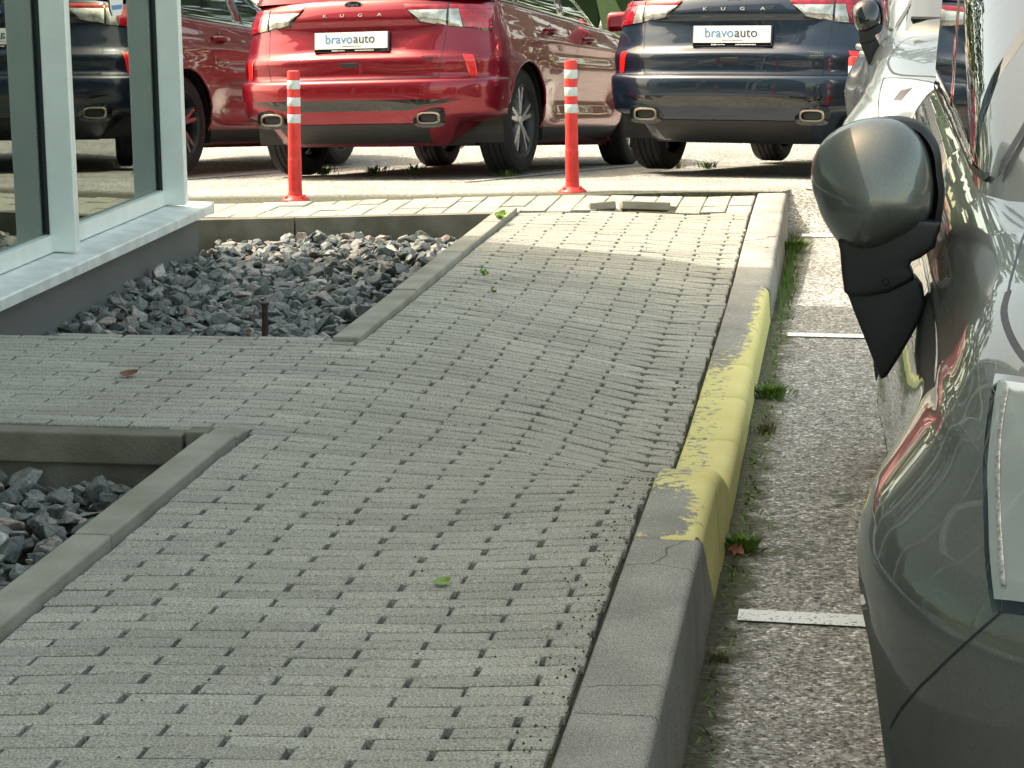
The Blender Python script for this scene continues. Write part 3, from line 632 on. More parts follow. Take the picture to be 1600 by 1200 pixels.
# ------------------------------------------------------------------ bollards
def bollard(x, y, z, h, label, lean=0.0):
    t = empty('bollard', (x, y, z)); t.rotation_euler = (0, lean, 0); tag(t, label, 'bollard', 'red and white bollards at the end of the pavement')
    R0 = 0.0335; k = h/0.66
    m = MB(); m.lathe([(0.0, 0.034), (0.034, 0.036), (0.048, 0.03), (0.070, 0.014), (0.076, 0.006), (0.076, 0.0), (0, 0)], 28)
    for q in range(4):
        a = q*math.pi/2+0.9; m.lathe([(0, 0.03), (0.008, 0.03), (0.009, 0.012)], 8, c=(0.058*math.cos(a), 0.058*math.sin(a), 0.0))
    autosmooth(m.build('base', M['post_red'], t), 40)
    prof = [(R0*1.12, 0.03)]
    zz = 0.05*k
    while zz < 0.215*k:            # ribbed lower part
        prof += [(R0*1.10, zz), (R0*1.03, zz+0.005)]; zz += 0.0105
    prof += [(R0*1.04, 0.235*k), (R0, 0.30*k), (R0, 0.648*k), (R0*0.9, 0.657*k), (R0*0.6, 0.66*k), (0, 0.66*k)]
    m = MB(); m.lathe(prof, 32); autosmooth(m.build('post', M['post_red'], t), 50)
    for (a, b) in [(0.568, 0.612), (0.482, 0.526), (0.398, 0.442)]:
        m = MB(); m.lathe([(R0+0.0004, a*k), (R0+0.0012, a*k+0.001), (R0+0.0012, b*k-0.001), (R0+0.0004, b*k)], 32); autosmooth(m.build('reflective_band', M['post_white'], t), 60)
bollard(-2.855, 11.16, asph_z(-2.855, 11.16), 0.685, 'red flexible bollard with three white bands in front of the red car', 0.012)
bollard(-1.42, 11.48, asph_z(-1.42, 11.48), 0.70, 'red flexible bollard with three white bands between the red car and the dark blue car', -0.012)
bollard(0.055, 13.55, asph_z(0.055, 13.55), 0.80, 'red bollard almost hidden behind the left flank of the silver car')

# ------------------------------------------------------------------ cars
def plan_right(W, yr, yf, ar, af, nr, nf, side_ys, nra=13, nfa=13):
    """right half of a horizontal outline from the rear centre round to the front centre"""
    pts = []
    for i in range(nra):
        t = math.pi/2*i/nra
        pts.append((W*math.sin(t)**(2/nr) if t > 0 else 0.0, yr+ar*(1-math.cos(t)**(2/nr))))
    y0, y1 = yr+ar, yf-af
    for s in side_ys: pts.append((W, y0+(y1-y0)*s))
    for i in range(nfa):
        t = math.pi/2*(1-(i+1)/nfa)
        pts.append((W*math.sin(t)**(2/nf) if t > 1e-6 else 0.0, yf-af*(1-max(0, math.cos(t))**(2/nf))))
    return pts
def car_body(P, mat_, parent, arches=True):
    """P: dict with levels [(z,W,rear offset,front offset)], belt(y,z)->z, side(x,y,z)->x"""
    sy = list(np.linspace(0.0, 1.0, P.get('ns', 60)))
    V = []; F = []; rings = []
    zl = [np.array(q, float) for q in P['levels']]
    if P.get('fine'):
        nl = []
        for i in range(len(zl)-1):
            p0, p1, p2, p3 = zl[max(0, i-1)], zl[i], zl[i+1], zl[min(len(zl)-1, i+2)]
            for k in range(P['fine']):
                t_ = k/P['fine']; nl.append(0.5*((2*p1)+(-p0+p2)*t_+(2*p0-5*p1+4*p2-p3)*t_**2+(-p0+3*p1-3*p2+p3)*t_**3))
        zl = nl+[zl[-1]]
    for (z, Wd, ro, fo) in zl:
        pr = plan_right(Wd, P['yr']+ro, P['yf']-fo, P['ar'], P['af'], P['nr'], P['nf'], sy)
        half = [(P['side'](x, y, z), y) for x, y in pr]
        loop = half+[(-x, y) for x, y in half[-2:0:-1]]
        ids = []
        for x, y in loop: ids.append(len(V)); V.append((x, P['yadj'](x, y, z), P['belt'](y, z, abs(x))))
        rings.append(ids)
    n = len(rings[0])
    for a, b in zip(rings[:-1], rings[1:]):
        for k in range(n): F.append((a[k], a[(k+1) % n], b[(k+1) % n], b[k]))
    F.append(tuple(rings[0][::-1]))
    top = rings[-1]; prev = top; sp0, sp1 = P['spine']
    for f_ in (0.96, 0.88, 0.74, 0.55, 0.35, 0.15, 0.02):
        ids = []
        for i in top:
            x, y, z = V[i]; ysp = min(sp1, max(sp0, y)); g = 1-(1-f_)**1.0
            ids.append(len(V)); V.append((x*f_, ysp+(y-ysp)*(0.25+0.75*f_ if f_ > 0.02 else 0.25), z+P['crown'](y)*(1-f_**2)))
        for k in range(n): F.append((prev[k], prev[(k+1) % n], ids[(k+1) % n], ids[k]))
        prev = ids
    F.append(tuple(prev))
    V = [list(v) for v in V]
    # wheel arches
    if arches:
        for (ya, za, ra) in P['arches']:
            inside = set()
            for i, (x, y, z) in enumerate(V):
                if abs(x) > 0.55 and (y-ya)**2+(z-za)**2 < ra*ra and z < za+ra: inside.add(i)
            keep = []
            for f in F:
                c = [V[i] for i in f]
                if len(f) == 4 and all(i in inside for i in f): continue
                keep.append(f)
            F = keep
            for i in inside:
                x, y, z = V[i]; d = math.hypot(y-ya, z-za) or 1e-4
                if d > ra*0.6: V[i][1] = ya+(y-ya)/d*ra; V[i][2] = za+(z-za)/d*ra
    o = obj('body', V, F, mat_, parent, True)
    bm = bmesh.new(); bm.from_mesh(o.data)
    loose = [q for q in bm.verts if not q.link_faces]; bmesh.ops.delete(bm, geom=loose, context='VERTS')
    bmesh.ops.recalc_face_normals(bm, faces=bm.faces[:]); bm.to_mesh(o.data); bm.free()
    return o
def bvh_of(o): return BVHTree.FromPolygons([v.co.copy() for v in o.data.vertices], [tuple(p.vertices) for p in o.data.polygons])
def bvh_many(objs):
    V = []; F = []
    for o in objs:
        k = len(V); V += [v.co.copy() for v in o.data.vertices]; F += [tuple(i+k for i in p.vertices) for p in o.data.polygons]
    return BVHTree.FromPolygons(V, F)
def cast(bv, p, d):
    d = Vector(d).normalized(); r = bv.ray_cast(Vector(p)-d*3, d)
    return (r[0], r[1]) if r[0] is not None else (None, None)
def rearfn(bv, ar=0.5):
    """(s,z): s = lateral arc from the rear centre; wraps round the corner"""
    cache = {}
    def f(s, z):
        sg = 1 if s >= 0 else -1; a = abs(s)
        if a < 0.6: d = (0, 1, 0); p = (sg*a, 0, z)
        else:
            t = min(1.0, (a-0.6)/0.75); th = t*math.radians(88); cx, cy = sg*0.45, -0.20
            d = (-sg*math.sin(th), math.cos(th), 0)
            # interpolate the start so the fan is continuous at a=0.6
            px = sg*(0.6*(1-t)+0.45*t); py = -0.3*(1-t)+(-0.35)*t
            p = (px+0*cx, py, z)
        q, nn = cast(bv, p, d)
        return q, nn
    return f
def patch(name, fn, c, nu, nv, off, material, parent, rim=0.0006):
    """c: four corners (u,v): bottom-left, bottom-right, top-right, top-left"""
    V = []; F = []
    for j in range(nv+1):
        for i in range(nu+1):
            a, b = i/nu, j/nv
            q, nn = fn(*[(c[0][d_]*(1-a)+c[1][d_]*a)*(1-b)+(c[3][d_]*(1-a)+c[2][d_]*a)*b for d_ in range(len(c[0]))])
            if q is None: V.append(None); continue
            e = 0.0 if (i in (0, nu) or j in (0, nv)) else 1.0
            V.append(q+nn*(off if e else rim))
    ok = [k for k, p in enumerate(V) if p is not None]; mp = {k: i for i, k in enumerate(ok)}
    for j in range(nv):
        for i in range(nu):
            k = j*(nu+1)+i; f = (k, k+1, k+nu+2, k+nu+1)
            if all(x in mp for x in f): F.append(tuple(mp[x] for x in f))
    o = obj(name, [V[k] for k in ok], F, material, parent, True); return o
class ML:
    def __init__(s): s.l = []
    def build(s, name, material, parent):
        for q in s.l:
            if q.f: q.build(name, material, parent)
def seam(mbd, fn, pts, w, off=0.0015, sub=8):
    if isinstance(mbd, ML): q = MB(); mbd.l.append(q); mbd = q
    """thin dark shut line draped on the surface"""
    L = []
    for _ in range(2):
        if len(pts) > 2:
            np_ = [pts[0]]
            for a, b in zip(pts[:-1], pts[1:]): np_ += [tuple(a[k]*0.75+b[k]*0.25 for k in (0, 1)), tuple(a[k]*0.25+b[k]*0.75 for k in (0, 1))]
            pts = np_+[pts[-1]]
    sub = max(2, sub//3) if len(pts) > 6 else sub
    for a, b in zip(pts[:-1], pts[1:]):
        for i in range(sub): L.append((a[0]+(b[0]-a[0])*i/sub, a[1]+(b[1]-a[1])*i/sub))
    L.append(pts[-1]); V = []
    for i, p in enumerate(L):
        a = L[max(0, i-1)]; b = L[min(len(L)-1, i+1)]; d = Vector((b[0]-a[0], b[1]-a[1]))
        if d.length < 1e-9: continue
        d.normalize(); nx, ny = -d.y*w/2, d.x*w/2
        r1 = fn(p[0]+nx, p[1]+ny); r2 = fn(p[0]-nx, p[1]-ny)
        if r1[0] is None or r2[0] is None:
            continue
        V += [r1[0]+r1[1]*off, r2[0]+r2[1]*off]
    n = len(V)//2
    mbd.add(V, [(2*i, 2*i+1, 2*i+3, 2*i+2) for i in range(n-1) if (V[2*i]-V[2*i+2]).length < 0.25])
def wheel(parent, x, y, z, sgn, style, R=0.362, rim_r=0.245, wdt=0.225):
    """sgn: +1 outside faces +x"""
    m = MB(); h = wdt/2
    prof = [(rim_r, -h+0.01), (rim_r+0.02, -h), (R-0.05, -h-0.004), (R-0.015, -h+0.012), (R-0.004, -h+0.035)]
    gx = -h+0.045
    while gx < h-0.05:
        prof += [(R, gx), (R, gx+0.030), (R-0.009, gx+0.031), (R-0.009, gx+0.038)]; gx += 0.040
    prof += [(R-0.004, h-0.035), (R-0.015, h-0.012), (R-0.05, h+0.004), (rim_r+0.02, h), (rim_r, h-0.01)]
    m.lathe(prof, 56, 'x'); o = m.build('wheel', M['rubber'], parent); autosmooth(o, 30); o.location = (x, y, z)
    m = MB(); fx = sgn*(h-0.012)
    m.lathe([(rim_r+0.004, fx+sgn*0.006), (rim_r-0.006, fx+sgn*0.008), (rim_r-0.018, fx-sgn*0.012), (rim_r-0.03, fx-sgn*0.13), (rim_r-0.03, fx-sgn*0.17)], 56, 'x')
    rim = m.build('rim', M['dark_alloy'], o); autosmooth(rim, 40)
    m = MB()
    m.lathe([(0, fx-sgn*0.006), (0.030, fx-sgn*0.006), (0.034, fx-sgn*0.012), (0.075, fx-sgn*0.03), (0.075, fx-sgn*0.06)], 24, 'x')
    ns = 5
    for k in range(ns):
        for dd in (-0.17, 0.17):
            a = 2*math.pi*k/ns+0.35; a1 = a+dd*(1.0 if style == 0 else 1.25)
            i_ = Vector((0, math.cos(a+dd*0.35), math.sin(a+dd*0.35)))*0.045; e_ = Vector((0, math.cos(a1), math.sin(a1)))*(rim_r-0.014)
            t = (e_-i_).normalized(); s_ = Vector((0, -t.z, t.y)); X = Vector((sgn, 0, 0)); fc = Vector((fx, 0, 0))
            for w0, w1, d0, d1 in [(0.017, 0.011, -0.012, -0.004)]:
                A = [i_+s_*w0+fc+X*d0, i_-s_*w0+fc+X*d0, e_-s_*w1+fc+X*d1, e_+s_*w1+fc+X*d1]
                Bq = [p-X*0.045+s_*(0.006 if q in (0, 3) else -0.006) for q, p in enumerate(A)]
                m.add(A+Bq, [(0, 1, 2, 3), (4, 7, 6, 5), (0, 4, 5, 1), (1, 5, 6, 2), (2, 6, 7, 3), (3, 7, 4, 0)])
    m.build('spokes', M['alloy'], o)
    m = MB(); m.lathe([(0, fx-sgn*0.10), (rim_r-0.04, fx-sgn*0.10), (rim_r-0.032, fx-sgn*0.12)], 36, 'x'); m.build('brake_disc', M['dark_alloy'], o)
    return o
def arch_bits(parent, fn_side, ya, za, ra, Wd, trim_mat, sides=(1, -1), lip=0.010):
    for s in sides:
        # dark liner
        V = []; n = 28; m = MB()
        for k in range(n+1):
            a = -0.35+(math.pi+0.7)*k/n; y, z = ya+math.cos(a)*(ra+0.012), za+math.sin(a)*(ra+0.012)
            V += [(s*(Wd-0.025), y, z), (s*(Wd-0.42), y, z)]
        F = [(2*k, 2*k+1, 2*k+3, 2*k+2) for k in range(n)]
        m.add(V, F); c = [(s*(Wd-0.42), ya+math.cos(-0.35+(math.pi+0.7)*k/n)*(ra+0.012), za+math.sin(-0.35+(math.pi+0.7)*k/n)*(ra+0.012)) for k in range(n+1)]
        m.add(c, [tuple(range(n+1))]); m.build('wheel_arch_liner', M['black'], parent)
        # lip following the body surface
        m = MB(); pts = []
        for k in range(41):
            a = -0.12+(math.pi+0.24)*k/40; y, z = ya+math.cos(a)*(ra+0.014), za+math.sin(a)*(ra+0.014)
            q, nn = fn_side(y, z, s)
            if q is None: q = Vector((s*Wd, y, z))
            pts.append(Vector((q.x-s*0.006, ya+math.cos(a)*(ra+0.002), za+math.sin(a)*(ra+0.002))))
        m.tube(pts, lip, 8); autosmooth(m.build('wheel_arch_lip', trim_mat, parent), 60)

# ---- the crossover seen from behind (three of them)
def suv_belt(y, z, ax=0):
    if z < 0.42 and y < 0.3: z = max(z, 0.20+0.15*sst(0.58, 0.68, ax)*(1-sst(-0.2, 0.3, y))+(z-0.20)*0.3)
    if z <= 0.80: return z
    b = interp(y, [-1.0, -0.5, 0.5, 1.8, 2.3, 3.0, 3.4, 3.64], [1.17, 1.165, 1.12, 1.06, 1.04, 0.98, 0.92, 0.84])
    return 0.80+(z-0.80)*(b-0.80)/(1.17-0.80)
def suv_side(x, y, z):
    s = 1 if x >= 0 else -1; a = abs(x)
    if a < 0.6: return x
    k = sst(0.6, 0.85, a)
    for ya in (0.0, 2.71):
        g = math.exp(-((y-ya)/0.42)**2)
        a += k*0.030*g*math.exp(-((z-0.60)/0.24)**2)
    # door hollow above the sill and a shoulder line
    d = sst(0.35, 0.75, y)*(1-sst(1.95, 2.3, y))
    a -= k*d*0.050*math.exp(-((z-0.52)/0.10)**2); a += k*d*0.018*math.exp(-((z-0.33)/0.05)**2)
    a += k*sst(-0.3, 0.3, y)*0.010*math.exp(-((z-0.93)/0.03)**2)
    a -= k*d*0.016*math.exp(-((z-0.83)/0.05)**2); a += k*d*0.010*math.exp(-((z-0.70)/0.05)**2)
    return s*a
def suv_yadj(x, y, z):
    # recess for the number plate and sculpting of the tailgate
    if y < -0.55:
        ax = abs(x); zt = sst(0.785, 0.835, z)*(1-sst(1.0, 1.03, z)); wlim = 0.40+0.22*sst(0.83, 1.0, z)
        y += 0.022*zt*(1-sst(wlim-0.05, wlim, ax))
        y += 0.015*math.exp(-((z-0.735)/0.035)**2)*(1-sst(0.09, 0.12, ax))      # handle recess
        # exhaust bulge in the bumper
        y -= 0.012*math.exp(-((z-0.43)/0.05)**2)*math.exp(-((ax-0.56)/0.15)**2)
    return y
suvP = dict(levels=[(0.20, 0.78, 0.26, 0.3), (0.235, 0.82, 0.20, 0.22), (0.27, 0.86, 0.14, 0.16), (0.31, 0.885, 0.095, 0.1), (0.35, 0.90, 0.055, 0.07), (0.385, 0.91, 0.035, 0.05), (0.42, 0.917, 0.022, 0.04), (0.46, 0.922, 0.012, 0.03), (0.50, 0.927, 0.004, 0.02), (0.54, 0.93, 0.0, 0.01), (0.58, 0.932, -0.002, 0), (0.61, 0.932, 0.0, 0), (0.628, 0.931, 0.008, 0), (0.640, 0.930, 0.028, 0), (0.645, 0.928, 0.055, 0), (0.652, 0.928, 0.066, 0),
    (0.68, 0.929, 0.066, 0.0), (0.72, 0.931, 0.060, 0.0), (0.75, 0.932, 0.056, 0.0), (0.775, 0.932, 0.058, 0.005), (0.79, 0.931, 0.070, 0.01), (0.81, 0.930, 0.088, 0.02), (0.835, 0.928, 0.098, 0.02), (0.86, 0.925, 0.104, 0.03), (0.89, 0.921, 0.110, 0.04), (0.92, 0.917, 0.116, 0.05), (0.95, 0.911, 0.121, 0.06), (0.98, 0.904, 0.124, 0.08), (1.0, 0.899, 0.122, 0.10), (1.015, 0.895, 0.120, 0.11), (1.03, 0.890, 0.122, 0.12), (1.06, 0.882, 0.130, 0.14), (1.09, 0.873, 0.140, 0.17), (1.12, 0.864, 0.152, 0.2), (1.145, 0.856, 0.166, 0.24), (1.17, 0.846, 0.185, 0.3)],
    yr=-0.96, yf=3.64, ar=0.52, af=0.8, nr=2.7, nf=2.3, belt=suv_belt, side=suv_side, yadj=suv_yadj, spine=(-0.3, 2.9), crown=lambda y: 0.03+0.05*sst(2.2, 3.0, y),
    arches=[(0.0, 0.36, 0.405), (2.71, 0.36, 0.405)], ns=90)
def cabin(parent, base, roof, mat_, name='cabin'):
    """base/roof: (W, y_rear, y_front, zfun); a tapered greenhouse"""
    V = []; F = []; rings = []
    for t in (0.0, 0.15, 0.35, 0.6, 0.8, 0.92, 1.0):
        W_ = base[0]+(roof[0]-base[0])*(t**1.25); yr = base[1]+(roof[1]-base[1])*t; yf = base[2]+(roof[2]-base[2])*t
        pr = plan_right(W_, yr, yf, 0.34, 0.55, 2.6, 2.3, list(np.linspace(0, 1, 16)), 8, 8)
        loop = pr+[(-x, y) for x, y in pr[-2:0:-1]]; ids = []
        for x, y in loop:
            zb = base[3](y); zz = zb+(roof[3]-zb)*(t if t < 0.9 else 0.9+(t-0.9)*0.75); ids.append(len(V)); V.append((x*(1.0 if t < 1 else 0.93), y, zz))
        rings.append(ids)
    n = len(rings[0])
    for a, b in zip(rings[:-1], rings[1:]):
        for k in range(n): F.append((a[k], a[(k+1) % n], b[(k+1) % n], b[k]))
    c = rings[-1]; prev = c; ym = (roof[1]+roof[2])/2
    for f_ in (0.8, 0.5, 0.2):
        ids = []
        for i in c:
            x, y, z = V[i]; ids.append(len(V)); V.append((x*f_, ym+(y-ym)*(0.3+0.7*f_), z+0.04*(1-f_*f_)))
        for k in range(n): F.append((prev[k], prev[(k+1) % n], ids[(k+1) % n], ids[k]))
        prev = ids
    F.append(tuple(prev)); o = obj(name, V, F, mat_, parent, True)
    bm = bmesh.new(); bm.from_mesh(o.data); bmesh.ops.recalc_face_normals(bm, faces=bm.faces[:]); bm.to_mesh(o.data); bm.free(); return o
def side_fn(bv):
    def f(y, z, s=1): return cast(bv, (s*0.9, y, z), (-s, 0, 0))
    return f
def make_suv(pm):
    t = empty('parked_car')
    body = car_body(suvP, pm, t); bv = bvh_of(body)
    cab = cabin(t, (0.845, -0.78, 2.35, lambda y: suv_belt(y, 1.17)-0.01), (0.62, -0.62, 1.2, 1.63), pm)
    bc = bvh_of(cab); rf = rearfn(bv); sf = side_fn(bv); cf = side_fn(bc)
    # windows
    for s in (1, -1):
        for (y0, y1, y2, y3) in [(-0.52, 0.02, -0.02, -0.40), (0.08, 1.0, 0.98, 0.03), (1.08, 2.02, 1.35, 1.04)]:
            zb0, zb1 = suv_belt(y0, 1.17)+0.022, suv_belt(y1, 1.17)+0.022
            patch('side_window', lambda a, b: cf(a, b, s), [(y0, zb0), (y1, zb1), (y2, 1.50), (y3, 1.50)], 36, 12, 0.005, M['glass_dark'], t)
        m = MB(); seam(m, lambda a, b: cf(a, b, s), [(-0.55, suv_belt(-0.55, 1.17)+0.012), (0.5, suv_belt(0.5, 1.17)+0.012), (1.3, suv_belt(1.3, 1.17)+0.012), (2.1, suv_belt(2.1, 1.17)+0.012)], 0.014, 0.006); m.build('window_trim', M['chrome'], t)
    patch('rear_window', lambda a, b: cast(bc, (a, 0, b), (0, 1, 0)), [(-0.62, 1.20), (0.62, 1.20), (0.50, 1.50), (-0.50, 1.50)], 16, 8, 0.003, M['glass_dark'], t)
    patch('windshield', lambda a, b: cast(bc, (a, 0, b), (0, -1, 0)), [(0.66, 1.10), (-0.66, 1.10), (-0.50, 1.54), (0.50, 1.54)], 16, 8, 0.003, M['glass_dark'], t)
    # shut lines
    m = ML()
    for s in (1, -1):
        seam(m, rf, [(s*0.655, 1.16), (s*0.652, 1.04), (s*0.645, 0.93), (s*0.625, 0.80), (s*0.605, 0.655)], 0.0055, 0.001)
        seam(m, lambda a, b: sf(a, b, s), [(0.40, 0.74), (0.46, 0.82), (0.43, 0.95), (0.22, 1.12)], 0.006)
        seam(m, lambda a, b: sf(a, b, s), [(1.12, 1.08), (1.20, 0.92), (1.17, 0.70), (1.14, 0.42), (1.14, 0.33)], 0.006)
        seam(m, lambda a, b: sf(a, b, s), [(2.15, 1.04), (2.2, 0.8), (2.12, 0.5), (2.1, 0.33)], 0.006)
    seam(m, rf, [(-0.605, 0.648), (0.0, 0.645), (0.605, 0.648)], 0.010, 0.001, 20)
    m.build('shut_line', M['gasket'], t)
    # lower black: sill, diffuser, bumper insert
    patch('diffuser', rf, [(-0.50, 0.225), (0.50, 0.225), (0.545, 0.350), (-0.545, 0.350)], 30, 6, 0.006, M['black'], t, 0.004)
    patch('bumper_insert', rf, [(-0.42, 0.435), (0.42, 0.435), (0.78, 0.505), (-0.78, 0.505)], 30, 4, 0.004, M['gloss_black'], t, 0.003)
    for s in (1, -1): patch('sill_trim', lambda a, b: sf(a, b, s), [(0.38, 0.225), (2.32, 0.225), (2.32, 0.315), (0.38, 0.315)], 30, 3, 0.008, M['black'], t)
    # tail lamps
    for s in (1, -1):
        k = patch('tail_lamp', rf, [(s*0.46, 1.000), (s*1.12, 0.945), (s*1.26, 1.125), (s*0.345, 1.128)], 40, 6, 0.008, M['gloss_black'], t)
        patch('clear_lens', rf, [(s*0.475, 1.018), (s*0.645, 0.985), (s*0.645, 1.085), (s*0.385, 1.085)], 12, 5, 0.014, M['lamp_clear'], k, 0.0115)
        patch('red_lens', rf, [(s*0.388, 1.087), (s*0.645, 1.087), (s*0.645, 1.118), (s*0.362, 1.116)], 12, 3, 0.014, M['lamp_red'], k, 0.0115)
        patch('clear_lens', rf, [(s*0.665, 0.98), (s*0.80, 0.972), (s*0.76, 1.088), (s*0.665, 1.088)], 8, 5, 0.014, M['lamp_clear'], k, 0.0115)
        patch('red_lens', rf, [(s*0.805, 0.972), (s*1.09, 0.960), (s*1.20, 1.088), (s*0.765, 1.088)], 20, 5, 0.014, M['lamp_red'], k, 0.0115)
        patch('red_lens', rf, [(s*0.665, 1.089), (s*1.205, 1.089), (s*1.22, 1.116), (s*0.665, 1.118)], 20, 3, 0.013, M['lamp_red'], k, 0.0115)
        q = patch('reflector', rf, [(s*0.845, 0.655), (s*0.925, 0.650), (s*0.885, 0.790), (s*0.79, 0.795)], 8, 6, 0.006, M['lamp_bright'], t, 0.004)
    # exhausts: rounded rectangular tips
    for s in (1, -1):
        e = MB(); n = 28; ring = []
        def rr(w, h, y): 
            out = []
            for k in range(n):
                a = 2*math.pi*k/n; out.append(Vector((s*0.56+w*abs(math.cos(a))**0.55*(1 if math.cos(a) > 0 else -1)+0.0, y, 0.385+h*abs(math.sin(a))**0.55*(1 if math.sin(a) > 0 else -1))))
            return out
        y0 = min(cast(bv, (s*xx, 0, 0.40), (0, 1, 0))[0].y for xx in (0.47, 0.56))+0.006
        G = [rr(0.080, 0.040, y0+0.03), rr(0.082, 0.042, y0-0.022), rr(0.078, 0.038, y0-0.028), rr(0.066, 0.028, y0-0.026), rr(0.062, 0.026, y0+0.06)]
        V = [p for g in G for p in g]; F = [(i*n+k, i*n+(k+1) % n, (i+1)*n+(k+1) % n, (i+1)*n+k) for i in range(4) for k in range(n)]
        e.add(V, F); ex = e.build('exhaust_tip', M['exhaust'], t); autosmooth(ex, 50)
        e = MB(); e.add(rr(0.056, 0.023, y0-0.012), [tuple(range(n))]); e.build('pipe_opening', M['black'], ex)
        e = MB(); g1 = rr(0.115, 0.062, y0-0.002); g2 = rr(0.082, 0.042, y0-0.006)
        e.add(g1+g2, [(k, (k+1) % n, n+(k+1) % n, n+k) for k in range(n)]); e.build('exhaust_surround', M['gloss_black'], t)
    # number plate
    y0 = min(cast(bv, (xx, 0, 0.90), (0, 1, 0))[0].y for xx in (-0.25, 0, 0.25))-0.012
    tilt = Matrix.Rotation(math.radians(-4), 4, 'X')
    base = Matrix.Translation((0, y0-0.004, 0.895)) @ tilt
    def tr(o): o.data.transform(base); return o
    m = MB(); m.bbox((0, 0, -0.006), (0.536, 0.020, 0.134), 0.005); fr = tr(m.build('number_plate', M['gloss_black'], t))
    m = MB(); m.bbox((0, -0.011, 0.003), (0.520, 0.004, 0.108), 0.0015); tr(m.build('plate_face', M['plate'], fr))
    RX = base @ Matrix.Translation((0, -0.0142, 0.012)) @ Matrix.Rotation(math.radians(90), 4, 'X')
    text_obj('bravo', 0.086, M['text_blue'], 'plate_text', fr, RX @ Matrix.Translation((0.012, 0, 0)), 0.0008, 'RIGHT')
    text_obj('auto', 0.086, M['text_navy'], 'plate_text', fr, RX @ Matrix.Translation((0.016, 0, 0)), 0.0008, 'LEFT')
    m = MB()
    for i in range(14): m.box((-0.062+i*0.010, -0.0138, -0.034), (0.0065, 0.001, 0.004))
    tr(m.build('plate_small_print', M['text_navy'], fr))
    m = MB()
    for i in range(10): m.box((-0.135+i*0.0095, -0.0112, -0.062), (0.006, 0.001, 0.005 if i > 3 else 0.009))
    for i in range(15): m.box((0.03+i*0.0092, -0.0112, -0.062), (0.006, 0.001, 0.007))
    tr(m.build('plate_small_print', M['plate'], fr))
    # tailgate lettering, oval badge, small badge
    for ch, xx in zip('KUGA', (-0.195, -0.07, 0.06, 0.195)):
        q = cast(bv, (xx, 0, 1.062), (0, 1, 0))[0]
        text_obj(ch, 0.037, M['badge_metal'], 'badge_letter', t, Matrix.Translation((xx, q.y-0.005, 1.062)) @ Matrix.Rotation(math.radians(80), 4, 'X') @ Matrix.Diagonal((1.25, 0.8, 1, 1)), 0.002)
    q = cast(bv, (0, 0, 1.135), (0, 1, 0))[0]
    for nm, w, h, d, mm in [('oval_badge', 0.066, 0.026, 0.0, M['chrome']), ('badge_field', 0.058, 0.020, -0.0035, M['navy'])]:
        m = MB(); n = 32; yy = q.y-0.006+d
        m.prism([(w*math.cos(2*math.pi*k/n), yy, 1.132+h*math.sin(2*math.pi*k/n)) for k in range(n)], (0, 0, 0), (0, 0.010, 0)); 
        ob = m.build(nm, mm, t if nm == 'oval_badge' else ob_)
        if nm == 'oval_badge': ob_ = ob
    text_obj('Ford', 0.030, M['chrome'], 'badge_script', ob_, Matrix.Translation((0, q.y-0.0102, 1.132)) @ Matrix.Rotation(math.radians(90), 4, 'X') @ Matrix.Diagonal((1.3, 0.9, 1, 1)), 0.0004)
    q = cast(bv, (0.555, 0, 0.775), (0, 1, 0))[0]
    m = MB()
    for (cx, cz, w, h) in [(0.555, 0.787, 0.105, 0.0025), (0.555, 0.763, 0.105, 0.0025), (0.503, 0.775, 0.0025, 0.026), (0.607, 0.775, 0.0025, 0.026)]: m.box((cx, q.y-0.008, cz), (w, 0.004, h))
    hb = m.build('hybrid_badge', M['chrome'], t)
    text_obj('HYBRID', 0.022, M['chrome'], 'badge_text', hb, Matrix.Translation((0.556, q.y-0.008, 0.775)) @ Matrix.Rotation(math.radians(90), 4, 'X') @ Matrix.Rotation(0.10, 4, 'Y'), 0.001)
    q = cast(bv, (0, 0, 0.735), (0, 1, 0))[0]; m = MB(); m.bbox((0, q.y-0.001, 0.738), (0.125, 0.010, 0.030), 0.004); m.build('tailgate_handle', M['black'], t)
    # door handles and mirror
    for s in (1, -1):
        for yy in (0.62, 1.50):
            zz = suv_belt(yy, 1.17)-0.125
            q, nn = sf(yy, zz, s)
            m = MB(); m.tube([q+Vector((s*0.004, -0.11, 0.004)), q+Vector((s*0.030, -0.07, 0.004)), q+Vector((s*0.034, 0.03, 0)), q+Vector((s*0.030, 0.08, -0.002)), q+Vector((s*0.004, 0.11, -0.004))], [0.012, 0.017, 0.018, 0.017, 0.012], 10)
            h_ = m.build('door_handle', pm, t); autosmooth(h_, 60)
            m = MB(); m.lathe([(0, 0.001), (0.035, 0.0015), (0.045, 0.0)], 20, 'x', c=(q.x, q.y, q.z)); m.build('handle_cup', M['gloss_black'], h_)
        m = MB(); mm_ = Vector((s*1.02, 1.95, 1.10))
        m.add([(mm_.x+s*(-0.10+0.2*i), mm_.y+0.06*j, mm_.z+0.075*k) for i in (0, 1) for j in (-1, 1) for k in (-1, 1)], [(0, 1, 3, 2), (4, 6, 7, 5), (0, 4, 5, 1), (2, 3, 7, 6), (0, 2, 6, 4), (1, 5, 7, 3)])
        w = m.build('door_mirror', pm, t); bv_ = w.modifiers.new('b', 'BEVEL'); bv_.width = 0.04; bv_.segments = 4
        autosmooth(w, 60)
    # wheels
    for yy in (0.0, 2.71):
        for s in (1, -1): wheel(t, s*0.79, yy, 0.36, s, 0)
        arch_bits(t, sf, yy, 0.36, 0.405, 0.925, pm)
    m = MB(); m.box((0, 1.35, 0.27), (1.35, 3.4, 0.14)); m.tube([(-0.7, 0, 0.30), (0.7, 0, 0.30)], 0.04); m.box((0.15, -0.45, 0.27), (0.7, 0.3, 0.12)); m.build('underbody', M['black'], t)
    return t
